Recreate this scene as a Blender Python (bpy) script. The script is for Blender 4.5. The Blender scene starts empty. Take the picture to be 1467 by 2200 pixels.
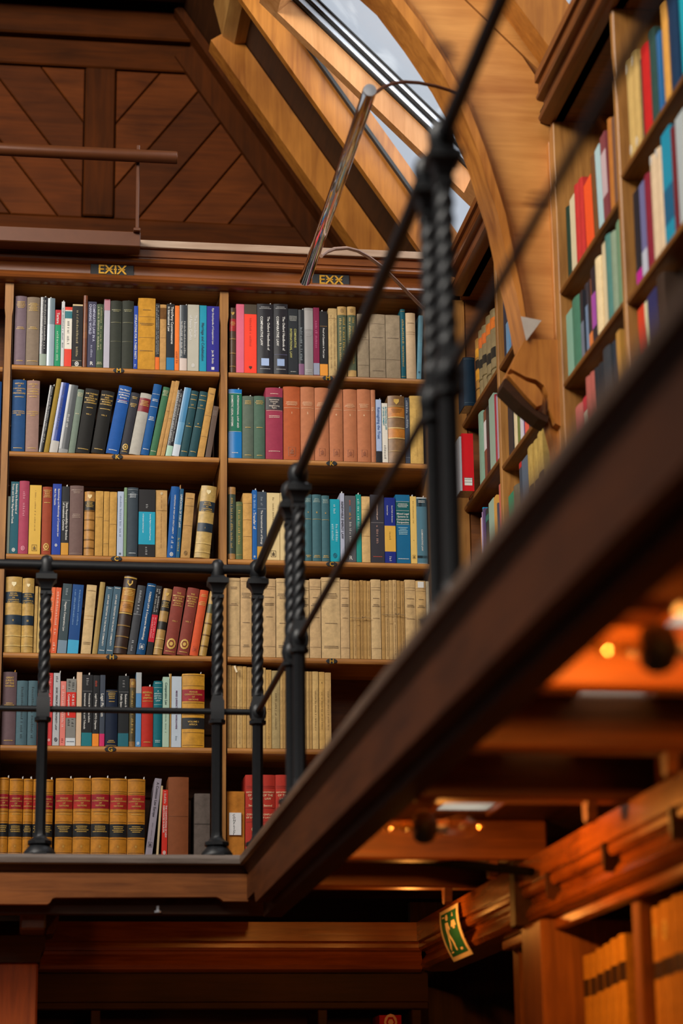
import bpy, math, random
import numpy as np
from math import sin, cos, pi, radians, atan2, hypot
from mathutils import Matrix, Vector
random.seed(7)
SC = bpy.context.scene
COL = SC.collection

# ------------------------------------------------------------------ camera
F_PX = 4920.586; YAW, PITCH, ROLL = 0.142403957, 0.272507503, -0.0108115285
PCX, PCY = 733.5, 1100.0
def cam_axes(yaw, pitch, roll):
    f = np.array([sin(yaw), cos(yaw), 0]); r = np.array([cos(yaw), -sin(yaw), 0]); u = np.array([0, 0, 1.])
    f2 = f*cos(pitch)+u*sin(pitch); u2 = u*cos(pitch)-f*sin(pitch)
    return r*cos(roll)+u2*sin(roll), u2*cos(roll)-r*sin(roll), f2
RIGHT, UP, FWD = cam_axes(YAW, PITCH, ROLL)
cd = bpy.data.cameras.new('camera'); cam = bpy.data.objects.new('camera', cd); COL.objects.link(cam)
cd.sensor_fit = 'VERTICAL'; cd.sensor_height = 36; cd.sensor_width = 24; cd.lens = F_PX/2200*36
cd.clip_start = 0.05; cd.clip_end = 200
cam.matrix_world = Matrix(((RIGHT[0], UP[0], -FWD[0], 0), (RIGHT[1], UP[1], -FWD[1], 0), (RIGHT[2], UP[2], -FWD[2], 0), (0, 0, 0, 1)))
cd.dof.use_dof = True; cd.dof.focus_distance = 8.1; cd.dof.aperture_fstop = 2.1; cd.dof.aperture_blades = 0
SC.camera = cam

# ------------------------------------------------------------------ light
W = bpy.data.worlds.new('sky'); SC.world = W; W.use_nodes = True
bg = W.node_tree.nodes['Background']; bg.inputs[0].default_value = (0.50, 0.545, 0.62, 1); bg.inputs[1].default_value = 1.0
def area(name, loc, target, sx, sy, power, color):
    l = bpy.data.lights.new(name, 'AREA'); l.shape = 'RECTANGLE'; l.size = sx; l.size_y = sy; l.energy = power; l.color = color
    o = bpy.data.objects.new(name, l); COL.objects.link(o); o.location = loc
    o.rotation_euler = (Vector(target)-Vector(loc)).to_track_quat('-Z', 'Y').to_euler(); return o
def point(name, loc, power, color, r=0.03):
    l = bpy.data.lights.new(name, 'POINT'); l.energy = power; l.color = color; l.shadow_soft_size = r
    o = bpy.data.objects.new(name, l); COL.objects.link(o); o.location = loc; return o
# added area lights, standing in for unseen roof windows opposite and behind the camera
area('fill_daylight_opposite', (-2.6, 3.6, 5.2), (0.9, 7.6, 1.9), 3.4, 2.2, 600, (1.0, 0.94, 0.86))
area('fill_daylight_rear', (0.2, -0.5, 5.0), (0.9, 7.5, 2.2), 2.6, 2.2, 110, (1.0, 0.94, 0.86))
area('daylight_window_in_view', (1.75, 7.2, 4.3), (0.9, 7.6, 3.2), 1.0, 0.8, 22, (0.92, 0.96, 1.0))
WARM = (1.0, 0.36, 0.06)
SC.view_settings.view_transform = 'Standard'; SC.view_settings.look = 'None'
SC.view_settings.exposure = 0.0; SC.view_settings.gamma = 1.0; SC.view_settings.use_curve_mapping = False

# ------------------------------------------------------------------ measuring helpers (calibrated pinhole)
def ray(x, y): return RIGHT*((x-PCX)/F_PX) - UP*((y-PCY)/F_PX) + FWD
def onY(x, y, Y): d = ray(x, y); return d*(Y/d[1])
def onX(x, y, X): d = ray(x, y); return d*(X/d[0])
def X_at(px, Y, Z):                       # world X on a wall plane Y seen in column px at height Z
    k = RIGHT-FWD*((px-PCX)/F_PX); return -(k[1]*Y+k[2]*Z)/k[0]
def Y_at(px, X, Z):
    k = RIGHT-FWD*((px-PCX)/F_PX); return -(k[0]*X+k[2]*Z)/k[1]
def Z_at(py, X, Y):
    k = UP+FWD*((py-PCY)/F_PX); return -(k[0]*X+k[1]*Y)/k[2]

# ------------------------------------------------------------------ mesh helpers
class MB:
    def __init__(s): s.v = []; s.f = []
    def add(s, v, f):
        n = len(s.v); s.v += [tuple(map(float, p)) for p in v]; s.f += [tuple(i+n for i in q) for q in f]; return s
    def box(s, x0, x1, y0, y1, z0, z1):
        v = [(x, y, z) for z in (z0, z1) for x, y in ((x0, y0), (x1, y0), (x1, y1), (x0, y1))]
        return s.add(v, [(3, 2, 1, 0), (4, 5, 6, 7), (0, 1, 5, 4), (1, 2, 6, 5), (2, 3, 7, 6), (3, 0, 4, 7)])
    def bbox(s, x0, x1, y0, y1, z0, z1, b=0.003):      # box with chamfered edges
        xs = (x0, x0+b, x1-b, x1); ys = (y0, y0+b, y1-b, y1); zs = (z0, z0+b, z1-b, z1)
        def ring(i, z):
            j = 3-i
            return [(xs[i], ys[1], z), (xs[1], ys[i], z), (xs[2], ys[i], z), (xs[j], ys[1], z), (xs[j], ys[2], z), (xs[2], ys[j], z), (xs[1], ys[j], z), (xs[i], ys[2], z)]
        inner0 = [(xs[1], ys[1], z0), (xs[2], ys[1], z0), (xs[2], ys[2], z0), (xs[1], ys[2], z0)]
        v = ring(0, zs[1])+ring(0, zs[2]); f = [(i, (i+1) % 8, 8+(i+1) % 8, 8+i) for i in range(8)]
        n = 16; v += inner0+[(p[0], p[1], z1) for p in inner0]
        f += [(n+3, n+2, n+1, n)]+[(n+4, n+5, n+6, n+7)]
        for o, base, flip in ((0, n, True), (8, n+4, False)):
            q = [(o+1, o+2, base+1, base), (o+3, o+4, base+2, base+1), (o+5, o+6, base+3, base+2), (o+7, o+0, base, base+3)]
            t = [(o+0, o+1, base), (o+2, o+3, base+1), (o+4, o+5, base+2), (o+6, o+7, base+3)]
            for p in q+t: f.append(tuple(reversed(p)) if flip else p)
        return s.add(v, f)
    def prism(s, pts, axis, a0, a1):
        # polygon in the two other axes (xz for axis y, yz for axis x, xy for axis z), extruded
        def P(p, a): return {'y': (p[0], a, p[1]), 'x': (a, p[0], p[1]), 'z': (p[0], p[1], a)}[axis]
        n = len(pts); v = [P(p, a0) for p in pts]+[P(p, a1) for p in pts]
        f = [tuple(range(n)), tuple(range(2*n-1, n-1, -1))]+[(i, n+i, n+(i+1) % n, (i+1) % n) for i in range(n)]
        return s.add(v, f)
    def lathe(s, prof, c=(0, 0, 0), seg=16, axis='z', ang=0):
        v = []; f = []
        for r, h in prof:
            for k in range(seg):
                a = 2*pi*k/seg+ang; x, y = r*cos(a), r*sin(a)
                v.append({'z': (c[0]+x, c[1]+y, c[2]+h), 'x': (c[0]+h, c[1]+x, c[2]+y), 'y': (c[0]+x, c[1]+h, c[2]+y)}[axis])
        for i in range(len(prof)-1):
            for k in range(seg): f.append((i*seg+k, i*seg+(k+1) % seg, (i+1)*seg+(k+1) % seg, (i+1)*seg+k))
        f.append(tuple(range(seg-1, -1, -1))); f.append(tuple((len(prof)-1)*seg+k for k in range(seg)))
        return s.add(v, f)
    def tube(s, path, r, seg=10):
        path = [Vector(p) for p in path]; v = []; f = []; up = None
        for i, p in enumerate(path):
            t = (path[min(i+1, len(path)-1)]-path[max(i-1, 0)]).normalized()
            if up is None: up = Vector((0, 0, 1)) if abs(t.z) < .9 else Vector((1, 0, 0))
            n = (up-t*up.dot(t)).normalized(); up = n; b = t.cross(n)
            for k in range(seg): a = 2*pi*k/seg; v.append(p+n*(r*cos(a))+b*(r*sin(a)))
        for i in range(len(path)-1):
            for k in range(seg): f.append((i*seg+k, i*seg+(k+1) % seg, (i+1)*seg+(k+1) % seg, (i+1)*seg+k))
        f.append(tuple(range(seg-1, -1, -1))); f.append(tuple((len(path)-1)*seg+k for k in range(seg)))
        return s.add(v, f)
    def strip(s, prof, path_x0, path_x1, axis): return s.prism(prof, axis, path_x0, path_x1)
    def build(s, name, mat, parent=None, smooth=None, loc=None):
        me = bpy.data.meshes.new(name); me.from_pydata(s.v, [], s.f); me.update()
        import bmesh
        bm = bmesh.new(); bm.from_mesh(me); bmesh.ops.recalc_face_normals(bm, faces=bm.faces); bm.to_mesh(me); bm.free()
        if smooth is not None:
            me.polygons.foreach_set('use_smooth', [True]*len(me.polygons)); me.set_sharp_from_angle(angle=radians(smooth))
        if mat: me.materials.append(mat)
        o = bpy.data.objects.new(name, me); COL.objects.link(o)
        if parent: o.parent = parent
        if loc: o.location = loc
        return o
def empty(name, loc=(0, 0, 0)):
    o = bpy.data.objects.new(name, None); COL.objects.link(o); o.location = loc; o.empty_display_size = .05; return o
def tag(o, label=None, cat=None, group=None, kind=None):
    if label: o['label'] = label
    if cat: o['category'] = cat
    if group: o['group'] = group
    if kind: o['kind'] = kind
    return o

# ------------------------------------------------------------------ materials
def lin(h, g=1.0):
    h = h.lstrip('#'); c = [int(h[i:i+2], 16)/255 for i in (0, 2, 4)]
    return tuple(min(.92, g*(x/12.92 if x <= .04045 else ((x+.055)/1.055)**2.4)) for x in c)+(1,)
MATS = {}
def nodes(name):
    m = bpy.data.materials.new(name); m.use_nodes = True; nt = m.node_tree
    return m, nt, nt.nodes['Principled BSDF']
def wood(name, dark, light, axis='x', rough=.45, scale=1.0, spec=.4, bump=.25, g=1.0, knots=False):
    if name in MATS: return MATS[name]
    m, nt, b = nodes(name); N = nt.nodes; L = nt.links
    tc = N.new('ShaderNodeTexCoord'); mp = N.new('ShaderNodeMapping'); L.new(tc.outputs['Object'], mp.inputs[0])
    s = [22*scale]*3; s['xyz'.index(axis)] = 1.6*scale; mp.inputs['Scale'].default_value = s
    n1 = N.new('ShaderNodeTexNoise'); n1.inputs['Scale'].default_value = 2.2; n1.inputs['Detail'].default_value = 7; n1.inputs['Roughness'].default_value = .62; n1.inputs['Distortion'].default_value = .6
    L.new(mp.outputs[0], n1.inputs['Vector'])
    n2 = N.new('ShaderNodeTexNoise'); n2.inputs['Scale'].default_value = 3.1; n2.inputs['Detail'].default_value = 3
    L.new(tc.outputs['Object'], n2.inputs['Vector'])
    mix = N.new('ShaderNodeMath'); mix.operation = 'MULTIPLY_ADD'; mix.inputs[1].default_value = .55; L.new(n2.outputs[0], mix.inputs[0])
    sc = N.new('ShaderNodeMath'); sc.operation = 'MULTIPLY'; sc.inputs[1].default_value = .6; L.new(n1.outputs[0], sc.inputs[0]); L.new(sc.outputs[0], mix.inputs[2])
    r = N.new('ShaderNodeValToRGB'); r.color_ramp.elements[0].position = .36; r.color_ramp.elements[1].position = .74
    r.color_ramp.elements[0].color = lin(dark, g); r.color_ramp.elements[1].color = lin(light, g)
    L.new(mix.outputs[0], r.inputs[0]); col = r.outputs[0]
    if knots:
        vo = N.new('ShaderNodeTexVoronoi'); vo.inputs['Scale'].default_value = 3.2; L.new(tc.outputs['Object'], vo.inputs['Vector'])
        kr = N.new('ShaderNodeValToRGB'); kr.color_ramp.elements[0].position = .05; kr.color_ramp.elements[1].position = .17; kr.color_ramp.elements[0].color = (.35, .30, .27, 1)
        nz = N.new('ShaderNodeMath'); nz.operation = 'MULTIPLY_ADD'; nz.inputs[1].default_value = .22; L.new(n1.outputs[0], nz.inputs[0])
        sb = N.new('ShaderNodeMath'); sb.operation = 'SUBTRACT'; sb.inputs[1].default_value = .11; L.new(vo.outputs['Distance'], sb.inputs[0]); L.new(sb.outputs[0], nz.inputs[2]); L.new(nz.outputs[0], kr.inputs[0])
        mm = N.new('ShaderNodeMix'); mm.data_type = 'RGBA'; mm.blend_type = 'MULTIPLY'; mm.inputs[0].default_value = 1.0; L.new(col, mm.inputs[6]); L.new(kr.outputs[0], mm.inputs[7]); col = mm.outputs[2]
    L.new(col, b.inputs['Base Color'])
    bp = N.new('ShaderNodeBump'); bp.inputs['Strength'].default_value = bump; bp.inputs['Distance'].default_value = .002
    L.new(n1.outputs[0], bp.inputs['Height']); L.new(bp.outputs[0], b.inputs['Normal'])
    b.inputs['Roughness'].default_value = rough; b.inputs['Specular IOR Level'].default_value = spec
    MATS[name] = m; return m
def plain(name, hexc, rough=.5, metal=0., var=.12, scale=30, g=1.0, spec=.5, bump=0.):
    if name in MATS: return MATS[name]
    m, nt, b = nodes(name); N = nt.nodes; L = nt.links; c = lin(hexc, g)
    if var:
        tc = N.new('ShaderNodeTexCoord'); n = N.new('ShaderNodeTexNoise'); n.inputs['Scale'].default_value = scale; n.inputs['Detail'].default_value = 5; n.inputs['Roughness'].default_value = .65
        L.new(tc.outputs['Object'], n.inputs['Vector'])
        r = N.new('ShaderNodeValToRGB'); r.color_ramp.elements[0].position = .3; r.color_ramp.elements[1].position = .72
        r.color_ramp.elements[0].color = tuple(x*(1-var) for x in c[:3])+(1,); r.color_ramp.elements[1].color = tuple(min(.95, x*(1+var)) for x in c[:3])+(1,)
        L.new(n.outputs[0], r.inputs[0]); L.new(r.outputs[0], b.inputs['Base Color'])
        if bump:
            bp = N.new('ShaderNodeBump'); bp.inputs['Strength'].default_value = bump; bp.inputs['Distance'].default_value = .001
            L.new(n.outputs[0], bp.inputs['Height']); L.new(bp.outputs[0], b.inputs['Normal'])
    else: b.inputs['Base Color'].default_value = c
    b.inputs['Roughness'].default_value = rough; b.inputs['Metallic'].default_value = metal; b.inputs['Specular IOR Level'].default_value = spec
    MATS[name] = m; return m
BG = 1.0
def bookmat(hexc, kind='c'):
    rough = {'c': .62, 'p': .42, 'j': .22, 'l': .4, 'a': .85}[kind]; var = {'c': .10, 'p': .05, 'j': .06, 'l': .28, 'a': .22}[kind]
    return plain('book_%s_%s' % (kind, hexc.lstrip('#')), hexc, rough, 0, var, {'c': 55, 'p': 25, 'j': 18, 'l': 45, 'a': 38}[kind], BG, spec={'c': .15, 'a': .08, 'l': .35, 'p': .25, 'j': .45}[kind], bump={'c': .12, 'a': .3, 'l': .2}.get(kind, 0))
def ink(hexc): return plain('print_'+hexc.lstrip('#'), hexc, .45, 0, 0, 1, BG)

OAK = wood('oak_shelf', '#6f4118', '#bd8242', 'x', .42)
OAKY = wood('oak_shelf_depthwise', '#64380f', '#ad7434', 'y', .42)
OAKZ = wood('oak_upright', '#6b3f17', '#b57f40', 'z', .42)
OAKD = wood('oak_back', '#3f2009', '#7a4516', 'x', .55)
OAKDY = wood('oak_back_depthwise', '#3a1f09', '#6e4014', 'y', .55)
CORN = wood('cornice_oak', '#43200a', '#84481b', 'x', .26, spec=.5, bump=.1)
CORNY = wood('cornice_oak_depthwise', '#43200a', '#7a4218', 'y', .32, spec=.35, bump=.1)
PANEL = wood('panel_oak', '#2e1504', '#562807', 'x', .65, 0.8, spec=.08)
PANELZ = wood('panel_oak_stile', '#2c1404', '#522607', 'z', .65, 0.8, spec=.08)
PINE = wood('pine_rafter', '#7d4410', '#c07c30', 'z', .4, 0.7, bump=.15, knots=True)
PINEX = wood('pine_purlin', '#85501e', '#c0904e', 'y', .45, 0.7, bump=.15)
ARCH = wood('arch_board', '#a05f26', '#d59650', 'x', .38, 0.5, bump=.12, knots=True)
ARCHZ = wood('arch_moulding', '#74390d', '#c98338', 'z', .33, 0.6, bump=.15, knots=True)
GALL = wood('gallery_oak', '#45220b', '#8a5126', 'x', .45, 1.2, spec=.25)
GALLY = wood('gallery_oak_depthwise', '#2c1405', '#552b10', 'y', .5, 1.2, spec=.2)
JOIST = wood('joist_oak', '#5c2f0e', '#96561c', 'x', .45)
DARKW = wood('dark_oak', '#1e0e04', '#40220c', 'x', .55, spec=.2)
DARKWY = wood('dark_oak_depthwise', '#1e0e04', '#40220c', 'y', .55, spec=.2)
LOWZ = wood('lower_upright_oak', '#5a3010', '#97602a', 'z', .45)
IRON = plain('black_iron', '#15171a', .46, .0, .25, 60, spec=.4, bump=.15)
BRASS = plain('brass', '#b88a3a', .3, 1., .1)
CHROME = plain('chrome', '#d8d4cf', .06, 1., 0)
BRONZE = plain('bronze_paint', '#5a3015', .42, .15, .08)
GOLD = plain('gold_leaf', '#c9962f', .38, .55, .15)
BLACKP = plain('black_plate', '#101113', .6, 0, .15)
ALU = plain('aluminium', '#b9bdc4', .3, .7, .08)
RUBBER = plain('rubber_seal', '#2b2c2c', .6, 0, .1)
PAGES = plain('page_edges', '#cdb892', .9, 0, .18, 90)
PAPER = plain('white_paper', '#dcdcdc', .8, 0, .06)
def glassmat(name, tint, gloss, dust):
    m = bpy.data.materials.new(name); m.use_nodes = True; nt = m.node_tree; N = nt.nodes; L = nt.links; N.clear()
    out = N.new('ShaderNodeOutputMaterial'); tr = N.new('ShaderNodeBsdfTransparent'); gl = N.new('ShaderNodeBsdfGlossy'); df = N.new('ShaderNodeBsdfTranslucent')
    tr.inputs[0].default_value = tint; gl.inputs['Roughness'].default_value = .05; df.inputs[0].default_value = (.8, .78, .72, 1)
    m1 = N.new('ShaderNodeMixShader'); m2 = N.new('ShaderNodeMixShader')
    tc = N.new('ShaderNodeTexCoord'); n = N.new('ShaderNodeTexNoise'); n.inputs['Scale'].default_value = 5; n.inputs['Detail'].default_value = 8; n.inputs['Distortion'].default_value = 1.5
    L.new(tc.outputs['Object'], n.inputs['Vector']); r = N.new('ShaderNodeValToRGB'); r.color_ramp.elements[0].position = .5; r.color_ramp.elements[1].position = .72
    r.color_ramp.elements[0].color = (dust*.15,)*3+(1,); r.color_ramp.elements[1].color = (dust,)*3+(1,)
    L.new(n.outputs[0], r.inputs[0]); L.new(r.outputs[0], m2.inputs[0])
    m1.inputs[0].default_value = gloss; L.new(tr.outputs[0], m1.inputs[1]); L.new(gl.outputs[0], m1.inputs[2])
    L.new(m1.outputs[0], m2.inputs[1]); L.new(df.outputs[0], m2.inputs[2]); L.new(m2.outputs[0], out.inputs[0]); return m
GLASS = glassmat('window_glass', (.97, .975, .98, 1), .02, .14)
BULB = glassmat('bulb_glass', (.95, .93, .9, 1), .12, .0)
def frosted():
    m, nt, b = nodes('frosted_floor_glass'); N = nt.nodes; L = nt.links
    t = N.new('ShaderNodeBsdfTranslucent'); t.inputs[0].default_value = (.86, .88, .84, 1); mx = N.new('ShaderNodeMixShader'); mx.inputs[0].default_value = .85
    b.inputs['Base Color'].default_value = (.7, .7, .66, 1); L.new(b.outputs[0], mx.inputs[1]); L.new(t.outputs[0], mx.inputs[2]); L.new(mx.outputs[0], N['Material Output'].inputs[0]); return m
FROST = frosted()

# ------------------------------------------------------------------ lettering: glyph outlines to mesh
CHARS = "ABCDEFGHIJKLMNOPQRSTUVWXYZabcdefghijklmnopqrstuvwxyz0123456789&.:'-,"
GLY = {}
def make_glyphs():
    tmp = []
    def fo(t):
        c = bpy.data.curves.new('tmp', 'FONT'); c.body = t; c.size = 1; c.resolution_u = 2; c.offset = .016
        o = bpy.data.objects.new('tmp', c); COL.objects.link(o); return o
    base = fo('||'); tmp.append(base)
    for ch in CHARS: tmp += [fo(ch), fo('|'+ch+'|')]
    dg = bpy.context.evaluated_depsgraph_get(); dg.update()
    wid = lambda o: o.evaluated_get(dg).dimensions.x
    b0 = wid(base)
    for i, ch in enumerate(CHARS):
        o = tmp[1+2*i]; me = bpy.data.meshes.new_from_object(o.evaluated_get(dg))
        GLY[ch] = ([(v.co.x, v.co.y) for v in me.vertices], [tuple(p.vertices) for p in me.polygons], wid(tmp[2+2*i])-b0)
        bpy.data.meshes.remove(me)
    for o in tmp:
        c = o.data; bpy.data.objects.remove(o); bpy.data.curves.remove(c)
make_glyphs()
def text_w(t): return sum(GLY[c][2] if c in GLY else .32 for c in t)
def text_poly(t):
    v = []; f = []; x = 0
    for c in t:
        if c in GLY:
            n = len(v); v += [(px+x, py) for px, py in GLY[c][0]]; f += [tuple(i+n for i in q) for q in GLY[c][1]]; x += GLY[c][2]
        else: x += .32
    return v, f, x

# ------------------------------------------------------------------ books
GILT = '#c9a24a'; WHT = '#d8d6d0'; INKD = '#3a2c20'
class Book:
    """cover + page block and the decoration of the spine; local x across the spine, z up, -y towards the reader"""
    def __init__(s, w, h, kind, hexc, depth):
        s.w, s.h, s.kind, s.hex, s.d = w, h, kind, hexc, depth
        s.bul = {'c': min(.006, .16*w), 'l': min(.009, .22*w), 'p': .0004, 'j': min(.003, .08*w), 'a': min(.003, .08*w)}[kind]
        s.root = empty('book'); s.patches = []
        s.n = 8 if kind in 'cl' else 4
        # cover: U-shaped shell
        t = min(.0024 if kind != 'p' else .0008, w*.2); out = [(x, s.cy(x)) for x in np.linspace(-w/2, w/2, s.n+1)]
        inn = [(x*(w/2-t)/(w/2), y+t) for x, y in out]
        prof = [(-w/2, depth)]+out+[(w/2, depth), (w/2-t, depth)]+inn[::-1]+[(-w/2+t, depth)]
        m = MB(); n = len(prof); v = [(x, y, 0) for x, y in prof]+[(x, y, h) for x, y in prof]
        f = [(i, (i+1) % n, n+(i+1) % n, n+i) for i in range(n)]
        k = s.n+1                                         # caps as quads between the outer and the inner outline
        o_ = [0]+list(range(1, k+1))+[k+1]; i_ = [n-1]+[n-2-j for j in range(k)]+[k+2]
        for j in range(len(o_)-1):
            f.append((o_[j], i_[j], i_[j+1], o_[j+1])); f.append((n+o_[j], n+o_[j+1], n+i_[j+1], n+i_[j]))
        m.add(v, f); m.build('cover', bookmat(hexc, kind), s.root, 40)
        MB().box(-w/2+t*1.05, w/2-t*1.05, t+.002, depth-.004, .002, h-.003).build('page_block', PAGES, s.root)
    def cy(s, x): return -s.bul*(1-(2*x/s.w)**2)
    def patch(s, z0, z1, hexc, name='label_patch', x0=-.5, x1=.5, off=.0005, kind='p', mat=None, n=None):
        xs = np.linspace(x0*s.w, x1*s.w, (n or s.n)+1); v = []; f = []
        for x in xs: v += [(x, s.cy(x)-off, z0), (x, s.cy(x)-off, z1)]
        for i in range(len(xs)-1): f.append((2*i, 2*i+2, 2*i+3, 2*i+1))
        k = len(v); v += [(a, b+off, c) for a, b, c in v]                    # give the patch a thickness
        f += [tuple(j+k for j in reversed(q)) for q in f]
        f += [(0, 1, k+1, k), (k-2, k+k-2, k+k-1, k-1)]+[(2*i, k+2*i, k+2*i+2, 2*i+2) for i in range(len(xs)-1)]+[(2*i+1, 2*i+3, k+2*i+3, k+2*i+1) for i in range(len(xs)-1)]
        return MB().add(v, f).build(name, mat or bookmat(hexc, kind), s.root, 40)
    def band(s, f0, f1, hexc, kind='p'): s.patches.append((f0*s.h, f1*s.h, s.patch(f0*s.h, f1*s.h, hexc, 'label_patch', kind=kind)))
    def raised(s, f, hexc, hgt=.004): s.patch(f*s.h-hgt/2, f*s.h+hgt/2, hexc, 'raised_band', off=.0016, kind='l')
    def rule(s, f, hexc, t=.0009): s.patch(f*s.h-t/2, f*s.h+t/2, hexc, 'rule_line', -.46, .46, .0008, mat=ink(hexc))
    def place(s, v2, f, hexc, name):
        v = [(x, s.cy(max(-s.w/2, min(s.w/2, x)))-.0012, z) for x, z in v2]
        me = bpy.data.meshes.new(name); me.from_pydata(v, [], f); me.materials.append(ink(hexc))
        o = bpy.data.objects.new(name, me); COL.objects.link(o); o.parent = s.root
        if v2:
            zz = [q[1] for q in v2]
            for z0, z1, p in s.patches:
                if z0-.001 <= min(zz) and max(zz) <= z1+.001: o.parent = p
    def vtext(s, lines, f0, f1, hexc, fill=.72):
        L = (f1-f0)*s.h; nl = len(lines); ch = min((fill+.12)*s.w/nl, min(L/max(.1, text_w(t)) for t in lines)*1.0, .0135)
        V = []; Fc = []; pitch = s.w*.86/nl if nl > 1 else 0
        for i, t in enumerate(lines):
            v, f, w = text_poly(t); cx = pitch*((nl-1)/2-i); n = len(V)
            V += [(cx+(y-.35)*ch, f1*s.h-x*ch) for x, y in v]; Fc += [tuple(j+n for j in q) for q in f]
        s.place(V, Fc, hexc, 'title')
    def htext(s, lines, fc, hexc, lh=.0075, fill=.90):
        lh *= 1.18
        V = []; Fc = []; z = fc*s.h+lh*len(lines)/2*1.15
        for t in lines:
            v, f, w = text_poly(t); k = min(lh, fill*s.w/max(w, .1)); n = len(V)
            z -= lh*1.15
            V += [((x-w/2)*k, z+y*k) for x, y in v]; Fc += [tuple(j+n for j in q) for q in f]
        s.place(V, Fc, hexc, 'title')
    def bars(s, fc, n, hexc, lh=.0054, wid=.8):            # worn, unreadable lines across the spine
        V = []; Fc = []; rnd = random.Random(int(fc*1000)+n+int(s.w*1e5))
        for i in range(n):
            z = fc*s.h+(n/2-i)*lh; ww = s.w*wid*rnd.uniform(.55, 1)/2; x = -ww
            while x < ww:
                l = min(rnd.uniform(.0016, .005), ww-x+.0005); k = len(V); V += [(x, z), (x+l, z), (x+l, z+lh*.42), (x, z+lh*.42)]; Fc.append((k, k+1, k+2, k+3)); x += l+.0009
        s.place(V, Fc, hexc, 'worn_lettering')
    def vbars(s, f0, f1, hexc, nl=1, fill=.5):             # worn, unreadable lettering running down the spine
        V = []; Fc = []; rnd = random.Random(int(f0*999)+int(s.w*1e5)); ch = min(fill*s.w/nl, .008); pitch = s.w*.8/nl if nl > 1 else 0
        for j in range(nl):
            cx = pitch*((nl-1)/2-j); z = f1*s.h
            while z > f0*s.h:
                l = rnd.uniform(.25, .7)*ch
                if rnd.random() > .14:
                    hh = ch*rnd.uniform(.55, 1)/2; k = len(V); V += [(cx-ch/2, z-l*.45), (cx-ch/2+2*hh, z-l*.45), (cx-ch/2+2*hh, z), (cx-ch/2, z)]; Fc.append((k, k+1, k+2, k+3))
                z -= l+.0012
        if V: s.place(V, Fc, hexc, 'worn_lettering')
    def emblem(s, fc, hexc, r=.3, shape='disc'):
        R = r*s.w; V = []; Fc = []; cz = fc*s.h
        if shape == 'disc':
            for k in range(12):
                for rr in (R, R*(.62 if k % 2 else .7)): a = 2*pi*k/12; V.append((rr*cos(a), cz+1.25*rr*sin(a)))
            Fc = [(2*k, 2*((k+1) % 12), 2*((k+1) % 12)+1, 2*k+1) for k in range(12)]
            n = len(V); V += [(R*.45*cos(2*pi*k/6), cz+R*.5*sin(2*pi*k/6)) for k in range(6)]; Fc.append(tuple(range(n, n+6)))
        elif shape == 'frame':
            a, b = R, R*1.25; t = R*.12
            for x0, x1, z0, z1 in ((-a, a, -b, -b+t), (-a, a, b-t, b), (-a, -a+t, -b, b), (a-t, a, -b, b), (-a*.15, a*.15, -b*.6, b*.6), (-a*.55, a*.5, b*.05, b*.25), (-a*.5, -a*.2, -b*.6, -b*.1), (a*.2, a*.5, -b*.6, -b*.1)):
                k = len(V); V += [(x0, cz+z0), (x1, cz+z0), (x1, cz+z1), (x0, cz+z1)]; Fc.append((k, k+1, k+2, k+3))
        elif shape == 'shield':
            V = [(-R, cz+R), (R, cz+R), (R, cz), (0, cz-R*1.2), (-R, cz)]; Fc = [(0, 4, 3, 2, 1)]
        elif shape == 'box':
            V = [(-R, cz-R), (R, cz-R), (R, cz+R), (-R, cz+R)]; Fc = [(0, 1, 2, 3)]
        s.place(V, Fc, hexc, 'emblem')
    def slip(s, fx, hexc='#d8d8d4', hh=.012):
        x = fx*s.w; t = .0004; w = min(.004, s.w*.25); y = .02; k = random.uniform(-.004, .004)
        v = [(x-w/2, y, s.h-.03), (x+w/2, y, s.h-.03), (x+w/2+k, y-.002, s.h+hh), (x-w/2+k*1.2, y-.002, s.h+hh*.8)]
        v += [(a, b+t, c) for a, b, c in v]
        MB().add(v, [(0, 1, 2, 3), (7, 6, 5, 4), (0, 4, 5, 1), (1, 5, 6, 2), (2, 6, 7, 3), (3, 7, 4, 0)]).build('paper_slip', plain('slip_'+hexc[1:], hexc, .8, 0, 0), s.root)
def decorate(b, ops):
    for op in ops:
        k = op[0]
        if k == 'B': b.band(op[1], op[2], op[3], op[4] if len(op) > 4 else ('l' if b.kind == 'l' else 'p'))
        elif k == 'R': b.rule(op[1], op[2])
        elif k == 'D': b.raised(op[1], op[2])
        elif k == 'T': b.vtext(op[1], op[2], op[3], op[4], op[5] if len(op) > 5 else .72)
        elif k == 'H': b.htext(op[1], op[2], op[3], op[4] if len(op) > 4 else .0075)
        elif k == 'G': b.bars(op[1], op[2], op[3], *(op[4:]))
        elif k == 'V': b.vbars(op[1], op[2], op[3], *(op[4:]))
        elif k == 'E': b.emblem(op[1], op[2], op[3] if len(op) > 3 else .3, op[4] if len(op) > 4 else 'disc')
        elif k == 's': b.slip(op[1], *(op[2:]))
NB = 0
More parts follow.
